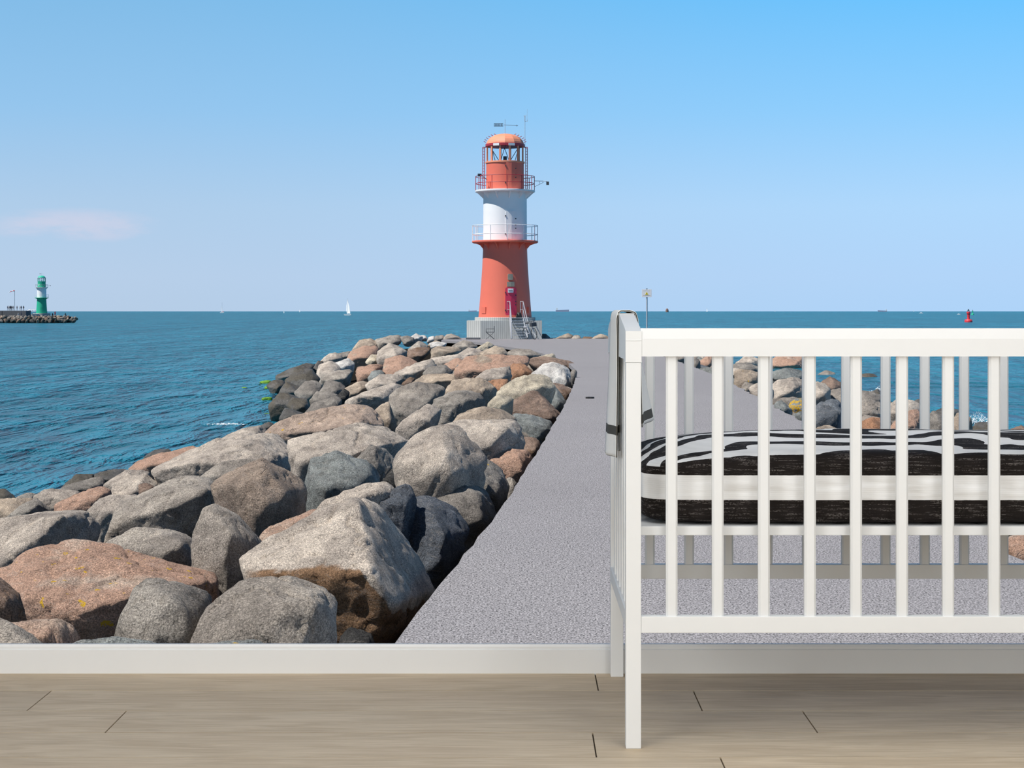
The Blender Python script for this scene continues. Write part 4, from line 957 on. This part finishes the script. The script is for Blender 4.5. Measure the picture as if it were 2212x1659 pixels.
    if red:
        bm = MB(); bm.obox((R(-54), R(-34), 0), (1, .3, 0), (-.3, 1, 0), R(4), R(2), Z(384), Z(378)); bm.tube([(R(-50), R(-34), Z(381)), (R(-38), R(-26), Z(391))], R(.6), 5); bm.build('side_floodlight', M['dark_metal'], t)
    # doors, curved with the wall
    def curved(name_, px_c, w, y0, y1, rad, m_, off=1.2, rnd=4, par=None):
        bm = MB(); n = 10; F_, B_ = [], []
        c0 = -PI / 2 + math.asin(max(-1, min(1, (px_c - 1091) / rad)))
        hw = math.asin(min(1, w / 2 / rad)) if abs(px_c - 1091) < 20 else w / 2 / rad
        pts = []
        for (sx, sy, a0) in ((-1, 1, PI), (-1, -1, PI / 2), (1, -1, 0), (1, 1, -PI / 2)):
            pass
        def corner(cx, cy, s, e): return [(cx + rnd * math.cos(s + (e - s) * i / 5), cy + rnd * math.sin(s + (e - s) * i / 5)) for i in range(6)]
        hwp = w / 2; hh = (y1 - y0) / 2
        pts = corner(hwp - rnd, hh - rnd, 0, PI / 2) + [(0, hh)] + corner(-hwp + rnd, hh - rnd, PI / 2, PI) + corner(-hwp + rnd, -hh + rnd, PI, 1.5 * PI) + [(0, -hh)] + corner(hwp - rnd, -hh + rnd, 1.5 * PI, 2 * PI)
        def at(u, v, r): 
            a = c0 + hw * (u / hwp); return (R(r) * math.cos(a), R(r) * math.sin(a), Z((y0 + y1) / 2 - v))
        rm = rad + off
        cF = bm.bm.verts.new(at(0, 0, rm)); Fv = [bm.bm.verts.new(at(u, v, rm)) for u, v in pts]; Bv = [bm.bm.verts.new(at(u, v, rad - 1.5)) for u, v in pts]
        N_ = len(pts)
        for i in range(N_):
            bm.bm.faces.new((cF, Fv[i], Fv[(i + 1) % N_])); bm.bm.faces.new((Fv[i], Bv[i], Bv[(i + 1) % N_], Fv[(i + 1) % N_]))
        return bm.build(name_, m_, par or t)
    d1 = curved('door', 1104, 24, 622, 681, 55.5, door_m, 1.6)
    d2 = curved('door', 1105, 24, 458, 518, 47.2, M['tower_white'], 1.4)
    d3 = curved('door', 1105, 24, 351.5, 408, 41, body, 1.4)
    if red:
        d1['label'] = 'crimson lower door'; 
        curved('door_sign', 1103.5, 12, 624, 633, 57.8, M['sign_white'], .6, .6, d1)
        curved('door_sign_text', 1103.5, 9, 628, 629.3, 58.8, M['dark_metal'], .2, .2, d1)
        for (dd, yy0, yy1, rr) in ((d1, 622, 681, 57), (d2, 458, 518, 48.6), (d3, 351, 408, 42.5)):
            for fr in (.18, .82):
                curved('hinge', 1092.5, 2.2, yy0 + fr * (yy1 - yy0) - 1.5, yy0 + fr * (yy1 - yy0) + 1.5, rr, M['dark_metal'], 1.2, .4, dd)
            for fr in (.28, .5, .62): curved('door_latch', 1114, 2.4, yy0 + fr * (yy1 - yy0) - 1, yy0 + fr * (yy1 - yy0) + 1, rr, M['dark_metal'], 1.0, .4, dd)
        curved('wall_lamp', 1102, 10, 593, 606, 50.5, M['box_grey'], 5, 2)
        curved('junction_box', 1103, 15, 610, 620, 52, M['box_grey'], 4, .6)
        curved('hatch', 1046, 15, 663, 677, 56, body, 2, .6)
        curved('hatch', 1056, 13, 393, 407, 41, body, 2, .6)
        curved('vent_box', 1140, 3, 663, 676, 56, body, 3, .6)
    # base
    MB().lathe([(R(65.5), Z(694)), (R(65.5), Z(686.5)), (R(64.5), Z(685.5))], seg=seg).build('concrete_plinth', M['concrete'], t, True)
    if red:
        MB().prism([(R(-82), R(-30)), (R(-51), R(-70)), (R(79), R(-70)), (R(79), R(75)), (R(-82), R(75))], 'z', Z(735), Z(692.5)).build('concrete_base', M['concrete'], t)
        # stairs
        st = MB(); n = 8; sx0, sx1 = 13, 38
        for i in range(n):
            f = i / (n - 1); z = 44 - 42 * f; yy_ = -72 - 40 * f
            st.box(R(sx0 + 3 * f), R(sx1 + 7 * f), R(yy_ - 4), R(yy_ + 1.5), R(z), R(z + 1))
        st.box(R(8), R(40), R(-72), R(-52), Z(687.5), Z(686))
        sa_ = st.build('steps', M['steel'], t)
        for xa, xb, nm in ((sx0 - 2, sx0, 0), (sx1 + 1, sx1 + 9, 1)):
            h_ = MB()
            p0, p1 = (R(xa), R(-72), R(44)), (R(xb + 2), R(-114), R(1))
            up = lambda p, h: (p[0], p[1], p[2] + R(h))
            h_.tube([(R(xa - 6), R(-56), R(44 + 35)), up(p0, 35), up(p1, 34)], R(.95), 6); h_.tube([(R(xa - 6), R(-56), R(44 + 18)), up(p0, 18), up(p1, 17)], R(.7), 6)
            h_.tube([(R(xa - 6), R(-56), R(44)), (R(xa - 6), R(-56), R(79))], R(.8), 6); h_.tube([p0, up(p0, 35)], R(.8), 6); h_.tube([p1, up(p1, 34)], R(.8), 6)
            h_.tube([p0, p1], R(1.5), 6); h_.build('handrail', M['steel'], t)
    else:
        MB().lathe([(R(90), Z(735)), (R(90), Z(686))], seg=seg).build('concrete_base', M['concrete'], t, True)
    return t
LY = 104.3; KL = LY / FPX
red_lh = lighthouse('lighthouse', 'tall red and white lighthouse on a concrete base at the end of the path', (P(1091, 700, LY).x, LY, ZP), KL, M['red_paint'], M['red_dome'], M['rail_red'], M['crimson'])
GY = 507.0; KG = GY / FPX * 81 / 395
g0 = P(90, 686, GY)
green_lh = lighthouse('lighthouse', 'small distant green and white lighthouse on a rocky pier at the far left', (g0.x, GY, g0.z), KG, M['green_paint'], M['green_dome'], M['steel'], M['green_paint'], red=False)

# ============================================================ THINGS AT THE RED LIGHTHOUSE
def folding_chair():
    x = P(1059, 731, 101.5).x; t = thing('folding_chair', 'small dark folding chair in front of the concrete lighthouse base', 'chair', (x, 101.3, ZP))
    m = M['dark_metal']; w, d, s = .24, .22, .42
    for sy in (-d, d):
        MB().tube([(-w, sy, 0), (w, sy, s)], .016, 6).tube([(w, sy, 0), (-w, sy, s)], .016, 6).build('crossed_legs', m, t)
    MB().box(-w, w, -d, d, s - .02, s + .015, .008).build('seat', m, t)
    MB().tube([(w, -d, s), (w, -d, .78)], .016, 6).tube([(w, d, s), (w, d, .78)], .016, 6).box(w - .01, w + .01, -d, d, .60, .76).build('backrest', m, t)
    MB().tube([(w, -d, .60), (-w, -d, .60), (-w, -d, s)], .014, 6).tube([(w, d, .60), (-w, d, .60), (-w, d, s)], .014, 6).build('armrest', m, t)
folding_chair()
def bicycle():
    x = P(1146, 731, 100.7).x; t = thing('bicycle', 'silver grey bicycle leaning beside the lighthouse steps', 'bicycle', (x, 100.5, ZP))
    t.rotation_euler = (math.radians(8), 0, math.radians(-62)); m = M['steel']
    for cx in (-.52, .52):
        w = MB()
        w.tube([(cx + .32 * math.cos(2 * PI * i / 28), 0, .34 + .32 * math.sin(2 * PI * i / 28)) for i in range(28)], .02, 6, closed=True); wh = w.build('wheel', M['black'], t)
        s = MB()
        for i in range(9): s.tube([(cx, 0, .34), (cx + .31 * math.cos(2 * PI * i / 9), 0, .34 + .31 * math.sin(2 * PI * i / 9))], .006, 4)
        s.build('spokes', m, wh)
    MB().tube([(-.52, 0, .34), (-.18, 0, .88), (.38, 0, .86), (-.05, 0, .34), (-.52, 0, .34)], .022, 6).tube([(-.18, 0, .88), (-.05, 0, .34)], .022, 6).tube([(.36, 0, .95), (.52, 0, .34)], .022, 6).build('frame', m, t)
    MB().tube([(.36, 0, .95), (.34, 0, 1.05)], .018, 6).tube([(.26, -.28, 1.07), (.34, 0, 1.05), (.26, .28, 1.07)], .018, 6).build('handlebar', M['dark_metal'], t)
    MB().box(-.32, -.08, -.07, .07, .93, .98, .02).build('saddle', M['black'], t)
    MB().tube([(-.62, 0, .72), (-.2, 0, .74)], .05, 6).build('luggage_rack', m, t)
    MB().box(.42, .68, -.17, .17, .78, 1.0, .02).build('basket', M['dark_metal'], t)
bicycle()
def sack():
    V, F = rock_mesh([Vector(p) for p in ((-.2, -.15, 0), (.2, -.15, 0), (.2, .15, 0), (-.2, .15, 0), (-.1, 0, .38), (.12, 0, .36), (0, -.2, .2))], 4, 55, 8, .8, 0)
    o = rock_object(V, F, M['black'], (1, 1, 1), 0, 'backpack'); q = P(1121, 681, 102.3); o.location = (q.x, 102.6, ZP + 44 * KL + .01); tag(o, 'black bag standing on the landing in front of the lighthouse door', 'bag')
sack()
b_ = MB().box(-.42, .42, -.3, .3, 0, .10, .02).build('stone_slab', M['quay']); b_.location = (P(1022, 730, 101).x, 101, ZP); tag(b_, 'low dark slab lying at the left corner of the concrete lighthouse base', 'slab')

def sign():
    q = P(1397, 700, 70); t = thing('warning_sign', 'white warning sign with a yellow triangle on a tall thin pole rising behind the cot', 'sign', (q.x, 70, ZP)); k = 70 / FPX
    top = P(1397, 625, 70).z - ZP; bot = P(1397, 642, 70).z - ZP
    MB().tube([(.01, .03, 0), (.01, .03, top + .02)], .030, 8).build('pole', M['steel'], t)
    s = MB().box(-.20, .20, -.012, .012, bot, top, .004).build('sign_board', M['sign_white'], t)
    c = (bot + top) / 2 + .0
    MB().prism([(-.068, c - .062), (.068, c - .062), (0, c + .062)], 'y', -.018, -.012).build('warning_triangle', M['yellow'], s)
    MB().prism([(-.006, c - .022), (.006, c - .022), (.006, c + .025), (-.006, c + .025)], 'y', -.021, -.018).box(-.006, .006, -.021, -.018, c - .045, c - .033).build('exclamation_mark', M['dark_metal'], s)
    MB().box(-.15, .15, -.0135, -.012, c - .100, c - .092).box(-.15, .13, -.0135, -.012, c + .095, c + .101).build('text_line', M['box_grey'], s)
    MB().box(-.03, .04, 0, .05, top - .01, top + .03).build('pole_cap', M['dark_metal'], t)
sign()
def leaf():
    q = P(1274, 861, 6142 / 189); o = MB().prism([(-.08, 0), (-.03, .05), (.05, .045), (.085, .0), (.03, -.04), (-.04, -.035)], 'z', 0, .03).build('kelp_clump', M['black']); o.location = (q.x, q.y, ZP + .002)
    tag(o, 'small black clump lying on the grey path left of the cot', 'debris')
leaf()

# ============================================================ BOATS, SHIPS, BUOYS
def sea_at(px, py):
    d = 3.30 * FPX / (py - PY0); return P(px, py, d), d / FPX
def sailboat(px, py, hpx, label, sailw=.42, mirror=1, furled=False):
    q, k = sea_at(px, py); H = hpx * k; t = thing('sailboat', label, 'sailboat', (q.x, q.y, ZS)); L = H * .56; t.rotation_euler.z = -.75
    s = MB(); sec = []
    for (x, w, z0) in ((-.5, .10, .05), (-.3, .16, -.02), (0, .18, -.03), (.3, .12, -.01), (.52, .01, .05)):
        sec.append([s.bm.verts.new((x * L * mirror, y * L, z * L)) for y, z in ((-w, .13), (-w * .7, z0), (w * .7, z0), (w, .13))])
    for i in range(4):
        for j in range(3): s.bm.faces.new((sec[i][j], sec[i][j + 1], sec[i + 1][j + 1], sec[i + 1][j]))
        s.bm.faces.new((sec[i][0], sec[i + 1][0], sec[i + 1][3], sec[i][3]))
    s.bm.faces.new(sec[0])
    s.build('hull', M['hull'], t)
    MB().tube([(-.02 * L * mirror, 0, .1 * L), (-.02 * L * mirror, 0, H)], max(.006 * L, .16 * k), 6).build('mast', M['steel'], t)
    if not furled:
        MB().prism([(0.0, .22 * L), (sailw * L * mirror, .2 * L), (sailw * .72 * L * mirror, .9 * L), (sailw * .3 * L * mirror, .72 * H), (0, .985 * H)], 'y', -.01 * L, .01 * L).build('mainsail', M['sail'], t)
        MB().prism([(-.04 * L * mirror, .90 * H), (-.17 * L * mirror, .55 * H), (-.17 * L * mirror, .3 * H), (-.06 * L * mirror, .14 * L), (-.03 * L * mirror, .14 * L)], 'y', -.03 * L, -.015 * L).build('jib', M['sail'], t)
    else:
        MB().prism([(-.16 * L, .15 * L), (-.05 * L, .15 * L), (-.04 * L, .7 * H)], 'y', -.01 * L, .01 * L).build('jib', M['sail'], t)
        MB().box(0, .45 * L, -.05 * L, .05 * L, .22 * L, .27 * L).build('boom', M['red_buoy'], t)
sailboat(751, 681.5, 37, 'large white sailboat under full sail left of the red lighthouse')
sailboat(480, 676, 23, 'sailboat with a bare mast and narrow sail, far out at left', furled=True)
sailboat(613, 676.4, 5.5, 'tiny white dinghy between the two larger sailboats', .6)
sailboat(647, 674.3, 6.5, 'tiny white sail on the horizon left of the large sailboat', .6)
sailboat(1527, 673.6, 8.5, 'slim white sail on the horizon above the cot rail', .35)
sailboat(1674, 673.2, 3.5, 'faint white speck of a sail on the horizon above the middle of the cot', .5)
sailboat(1974, 673.2, 3.8, 'faint white sail on the horizon left of the red buoy', .5)
def motorboat(px, py, w, label):
    q, k = sea_at(px, py); L = w * k; t = thing('motorboat', label, 'boat', (q.x, q.y, ZS))
    MB().prism([(-.5 * L, .02), (.42 * L, .02), (.5 * L, .16 * L), (-.5 * L, .14 * L)], 'y', -.13 * L, .13 * L).build('hull', M['hull'], t)
    MB().prism([(-.2 * L, .14 * L), (.2 * L, .14 * L), (.1 * L, .3 * L), (-.16 * L, .3 * L)], 'y', -.09 * L, .09 * L).build('cabin', M['sail'], t)
motorboat(1990, 677, 8, 'white motorboat left of the red buoy, the nearer of the specks there')
motorboat(2071, 679.5, 7, 'small white boat immediately left of the red buoy')
def ship(px, w, label, m_=None, d=8000, flip=1):
    k = d / FPX; L = w * k; x = (px - PX0) / FPX * d; t = thing('cargo_ship', label, 'ship', (x, d, ZS))
    MB().prism([(-.5 * L * flip, .0), (.47 * L * flip, .0), (.5 * L * flip, .16 * L), (-.5 * L * flip, .12 * L)], 'y', -.07 * L, .07 * L).build('hull', M['ship_hull'], t)
    MB().box(*sorted((-.47 * L * flip, -.36 * L * flip)), -.06 * L, .06 * L, .1 * L, .27 * L).build('bridge', M['hull'], t)
    MB().tube([(-.38 * L * flip, 0, .2 * L), (-.38 * L * flip, 0, .38 * L)], .006 * L, 5).build('mast', M['hull'], t)
ship(1215, 29, 'pale cargo ship on the horizon right of the red lighthouse')
ship(1021, 18, 'pale cargo ship on the horizon touching the left side of the red lighthouse')
ship(1906, 20, 'pinkish cargo ship on the horizon above the right part of the cot', flip=-1)
def tower_islet():
    d = 5000; k = d / FPX; x = (1441 - PX0) / FPX * d
    t = MB().lathe([(3.2 * k, -1), (3.2 * k, 2.6 * k + 2), (2.4 * k, 5.2 * k + 2), (1.0 * k, 6.6 * k + 2), (.1, 7.0 * k + 2)], seg=20).build('sea_marker', plain('brown_weathered_steel', (.20, .12, .10), .8), None, True); t.location = (x, d, ZS)
    tag(t, 'brown dome shaped structure standing on the horizon right of the warning sign', 'sea marker')
tower_islet()
def buoy(px, py, m_, label, s=1.0):
    q, k = sea_at(px, py); t = thing('buoy', label, 'buoy', (q.x, q.y, ZS)); k *= s
    MB().lathe([(7 * k, -1.5 * k), (8.4 * k, 0), (8.4 * k, 3.5 * k), (6.5 * k, 6 * k), (3 * k, 6.4 * k)], seg=28).build('float', m_, t, True)
    MB().lathe([(2.8 * k, 6 * k), (2.9 * k, 13 * k), (3.3 * k, 13.2 * k), (2.9 * k, 13.6 * k), (3.2 * k, 18 * k), (4 * k, 19 * k), (4 * k, 22 * k), (3.2 * k, 22.5 * k)], seg=24).build('tower', m_, t, True)
    MB().tube([(-2.5 * k, 0, 22 * k), (-1 * k, 0, 27 * k)], .5 * k, 5).tube([(2.5 * k, 0, 22 * k), (1 * k, 0, 27 * k)], .5 * k, 5).lathe([(.9 * k, 24 * k), (.9 * k, 28.5 * k)], seg=10).build('lantern', M['dark_metal'], t)
buoy(2092, 696, M['red_buoy'], 'red navigation buoy floating above the right end of the cot rail')
buoy(2101, 680, M['green_buoy'], 'small green navigation buoy just right of the red buoy', .38)

# ============================================================ FAR PIER WITH THE GREEN LIGHTHOUSE
FY = 470.0
def pier():
    k = FY / FPX; rs = random.Random(4)
    x0, x1 = P(-30, 690, FY).x, P(160, 690, FY).x
    def hz(px): return 0 if px > 172 else (698 - (684.5 if px < 140 else 684.5 + (px - 140) * .35)) * k
    # core
    poly = [(P(a, 690, 482).x, 0) for a in (-60,)]
    co = MB(); co.prism([(P(-60, 690, 482).x, -1), (P(150, 690, 482).x, -1), (P(140, 690, 482).x, 1.65), (P(-60, 690, 482).x, 1.65)], 'y', 474, 490).box(P(-60, 690, 490).x, P(100, 690, 490).x, 490, 518, -1, 1.65); o = co.build('far_pier_core', M['gravel_bed']); o.location.z = ZS; structure(o, 'core of the far rocky pier at the left')
    protos = []
    for i in range(4):
        pts = [Vector((rs.uniform(-1, 1), rs.uniform(-1, 1), rs.uniform(-.7, .7))).normalized() for _ in range(14)]
        V, F = rock_mesh(pts, 3, 700 + i, 18, 1.2, 5); protos.append(rock_object(V - V.mean(0), F, M['rock'], (1, 1, 1), 0))
    used = [False] * 4
    for row, (pyc, st) in enumerate(((695.5, 8.2), (690.5, 7.4), (687.0, 7.0))):
        px = -8 + row * 3
        while px < (170, 163, 150)[row]:
            i = rs.randrange(4); o = protos[i]
            if used[i]: o = o.copy(); COL.objects.link(o)
            used[i] = True; d = 470.5 + row * 1.8; q = P(px, pyc, d); s = st * .80 * d / FPX * rs.uniform(.85, 1.15)
            o.location = (q.x, d, q.z); o.scale = (s, s, s * .8); o.rotation_euler = (rs.random(), rs.random(), rs.random() * 6)
            c = RC['d'] if row == 0 and rs.random() < .6 else RC[rs.choice('GgbGt')]; c = [a * .8 for a in c]; o.color = (*c, 0)
            tag(o, 'brown grey boulder on the far pier under the green lighthouse', 'boulder', 'boulders of the far green lighthouse pier')
            px += st * rs.uniform(.85, 1.2)
    w = MB().box(P(5, 0, 492).x, P(56, 0, 492).x, 492, 497, P(0, 685, 492).z, P(0, 671, 492).z).build('quay_wall', M['quay']); tag(w, 'dark quay wall with people on top, left of the green lighthouse', 'wall')
    w = MB().box(P(-20, 0, 492).x, P(4, 0, 492).x, 492, 497, P(0, 685, 492).z, P(0, 671, 492).z).build('quay_wall', M['quay']); tag(w, 'short piece of dark quay wall cut by the left edge of the view', 'wall')
    rp = MB().prism([(P(56, 0, 500).x, 684.5), (P(80, 0, 500).x, 684.5)], 'y', 0, 1) if False else None
    s = MB(); a, b2 = P(54, 684.5, 498), P(71, 678.5, 498)
    s.prism([(a.x, a.z), (b2.x, a.z), (b2.x, b2.z), (a.x + 1, a.z + .6)], 'y', 497.5, 506).build('ramp', M['concrete']); r_ = bpy.data.objects['ramp']; tag(r_, 'pale concrete ramp rising to the green lighthouse', 'ramp')
    h = MB()
    for px in (60, 65, 70, 76): h.tube([P(px, 680, 497), P(px, 669, 497)], .06, 5)
    h.tube([P(58, 672, 497), P(64, 669, 497), P(78, 669, 497)], .07, 5); h.tube([P(58, 675, 497), P(64, 672.5, 497), P(78, 672.5, 497)], .05, 5)
    tag(h.build('railing', M['steel'], None, loc=P(68, 680, 497)), 'thin steel railing at the ramp beside the green lighthouse', 'railing')
    # windsock
    q = P(31.5, 672, 494); t = thing('windsock', 'red and white striped windsock on a thin pole over the far quay wall', 'windsock', (q.x, 494, P(0, 671, 494).z)); z1 = P(0, 628, 494).z - P(0, 671, 494).z; k2 = 494 / FPX
    MB().tube([(0, 0, 0), (0, 0, z1)], .07, 6).build('pole', M['steel'], t)
    for i in range(4):
        f = lambda u: (-12.5 * k2 * u, 0, z1 - 4.2 * k2 * u * u)
        MB().tube([f(i / 4), f((i + 1) / 4)], (1.5 - .28 * i) * k2 * .9, 8, r2=(1.22 - .28 * i) * k2 * .9).build('sock_band', M['red_buoy'] if i % 2 == 0 else M['sail'], t)
pier()

def person_mesh(name, sitting=False):
    me = bpy.data.meshes.new(name)
    if not sitting: V = [(0,0,.95),(0,0,1.2),(0,0,1.42),(0,0,1.50),(0,0,1.64),(.10,0,.92),(.12,.02,.5),(.12,0,.06),(.13,-.12,.03),(-.10,0,.92),(-.12,-.02,.5),(-.13,0,.06),(-.13,-.12,.03),(.2,0,1.4),(.25,0,1.12),(.24,-.1,.88),(-.2,0,1.4),(-.25,0,1.12),(-.22,-.1,.88)]
    else: V = [(0,0,.45),(0,0,.72),(0,-.05,.93),(0,-.06,1.02),(0,-.08,1.16),(.10,-.05,.43),(.13,-.42,.48),(.13,-.42,.06),(.13,-.54,.03),(-.10,-.05,.43),(-.13,-.42,.48),(-.13,-.42,.06),(-.13,-.54,.03),(.2,-.05,.9),(.24,-.12,.66),(.16,-.36,.55),(-.2,-.05,.9),(-.24,-.12,.66),(-.16,-.36,.55)]
    E = [(0,1),(1,2),(2,3),(3,4),(0,5),(5,6),(6,7),(7,8),(0,9),(9,10),(10,11),(11,12),(2,13),(13,14),(14,15),(2,16),(16,17),(17,18),(4,19)]
    V.append((0, 0, V[4][2] + .13)); R_ = [.15,.14,.15,.065,.14,.10,.07,.05,.04,.10,.07,.05,.04,.07,.05,.04,.07,.05,.04,.10]
    me.from_pydata(V, E, []); o = bpy.data.objects.new(name, me); COL.objects.link(o)
    m = o.modifiers.new('skin', 'SKIN'); 
    for v, r in zip(me.skin_vertices[0].data, R_): v.radius = (r, r * .85)
    me.skin_vertices[0].data[0].use_root = True
    o.modifiers.new('sub', 'SUBSURF').levels = 1
    dg = bpy.context.evaluated_depsgraph_get(); nm = bpy.data.meshes.new_from_object(o.evaluated_get(dg)); bpy.data.objects.remove(o)
    hz = .98 if sitting else 1.46
    for p_ in nm.polygons:
        p_.use_smooth = True
        if p_.center.z > hz: p_.material_index = 1
    return nm
SKIN = plain('skin_tone', (.45, .27, .19), .7)
def people():
    cl = [plain('cloth_%s' % n, c, .9) for n, c in (('navy', (.03, .04, .08)), ('black', (.02, .02, .025)), ('grey', (.22, .23, .26)), ('pale', (.62, .62, .64)), ('wine', (.22, .03, .05)))]
    nm_ = ['navy blue', 'black', 'grey', 'pale', 'wine red']
    st, si = person_mesh('person_standing'), person_mesh('person_sitting', True)
    spots = [(17, 0, 0), (18.8, 3, 0), (21.5, 1, 0), (23.2, 0, 0), (25.5, 1, 0), (28.8, 2, 0), (36.8, 2, 0), (43, 3, 0), (46, 0, 0), (51, 1, 0)]
    order = ['leftmost', 'second from the left', 'third from the left', 'fourth from the left', 'fifth from the left', 'nearest left of the windsock pole', 'nearest right of the windsock pole', 'third from the right', 'second from the right', 'rightmost']
    for (px, c, s), od in zip(spots, order):
        q = P(px, 671, 494.5); me = st.copy(); me.materials.clear(); me.materials.append(cl[c]); me.materials.append(SKIN); o = bpy.data.objects.new('person', me); COL.objects.link(o); o.location = (q.x, 494.5, P(0, 671, 494.5).z); o.scale = (.8, .8, .8)
        tag(o, 'person in %s clothes on the far quay wall, %s' % (nm_[c], od), 'person', 'people on the far quay wall')
    for (px, py, c, si_, lab) in ((39, 685, 3, 1, 'person in pale clothes sitting on the far rocks below the quay wall, furthest left'), (43, 684, 3, 1, 'person in pale clothes crouching beside another below the quay wall'), (46, 684.6, 0, 0, 'person in dark clothes walking at the right end of the quay wall'), (54, 683, 3, 0, 'person in pale clothes at the foot of the ramp'), (58, 681.2, 4, 0, 'person in wine red clothes walking up the ramp'), (61, 680.2, 3, 0, 'person in pale clothes higher up the ramp near the railing'), (113.5, 685, 1, 1, 'person in black crouching on the far rocks right of the green lighthouse'), (119, 684, 4, 0, 'person in a wine red top standing on the far rocks right of the green lighthouse'), (141, 684.5, 1, 1, 'person sitting near the tip of the far rocky pier')):
        d = 480 if py > 684.2 else 499; q = P(px, py, d); me = (si if si_ else st).copy(); me.materials.clear(); me.materials.append(cl[c]); me.materials.append(SKIN); o = bpy.data.objects.new('person', me); COL.objects.link(o); o.location = (q.x, d, q.z); o.scale = (.8, .8, .8) if py < 683.9 else (.9, .9, .9); o.rotation_euler = (0, 0, px)
        tag(o, lab, 'person')
people()

# ============================================================ ALGAE AND SPRAY
def blob(name, px, py, wpx, hpx, m_, label, cat, seed, flat=1.0):
    d = 3.30 * FPX / (py - PY0); k = d / FPX; q = P(px, py, d); w = wpx * k * .75; rs = random.Random(seed)
    pts = [Vector((math.cos(a) * w * rs.uniform(.7, 1), math.sin(a) * w * rs.uniform(.5, .8), z * hpx * k * flat)) for a in [i * .7 for i in range(9)] for z in (0, rs.uniform(.4, 1))]
    V, F = rock_mesh(pts, 4, seed, 10, 1.6, 3); o = rock_object(V, F, m_, (1, 1, 1), 0, name); o.location = (q.x, q.y, ZS - .03); tag(o, label, cat)
blob('algae_clump', 575, 828, 26, 9, M['algae'], 'bright green algae mat at the outer tip of the dark wet rocks', 'algae', 1)
blob('algae_clump', 580, 840, 16, 8, M['algae'], 'small yellow green algae patch between the wet rocks and the sea', 'algae', 2)
blob('algae_clump', 577, 864, 22, 9, M['algae'], 'bright green algae cushion beside the brown wet boulder', 'algae', 3)
blob('algae_clump', 528, 838, 11, 4, M['algae'], 'isolated green algae spot out in the water left of the rocks', 'algae', 4)
blob('algae_clump', 577, 893, 14, 3, M['algae'], 'low green algae spot in the water under the wet rocks', 'algae', 5)
def spray(px, py, w, h, label, seed, n=170, base=.2):
    d = 3.30 * FPX / (py - PY0); k = d / FPX; q = P(px, py, d); rs = random.Random(seed); bm = MB()
    for i in range(n):
        u = rs.gauss(0, .33); hh = max(0, 1 - abs(u) * 1.3) ** 1.3; z = abs(rs.random() ** 1.5) * h * k * hh; s = rs.uniform(.010, .034) * k * 40 * (1.2 - z / (h * k))
        r = bmesh.ops.create_icosphere(bm.bm, subdivisions=1, radius=s)
        c = Vector((u * w * k, rs.gauss(0, .12) * w * k, z))
        for v in r['verts']: v.co = Vector((v.co.x * 1.3, v.co.y, v.co.z)) + c
    o = bm.build('sea_spray', M['foam'], None, True); o.location = (q.x, q.y, ZS); tag(o, label, 'sea spray', kind='stuff')
spray(2112, 915, 46, 32, 'white spray of a breaking wave seen in the eighth gap of the cot bars', 1, 420)
spray(1900, 845, 18, 14, 'white splash behind the dark rock in the sixth gap of the cot bars', 2, 160)
spray(575, 925, 40, 7, 'thin white splash at the small stones beyond the long pale boulder', 3, 120)
spray(490, 917, 60, 4, 'line of white foam on a small wave at the rocks left', 4, 160)
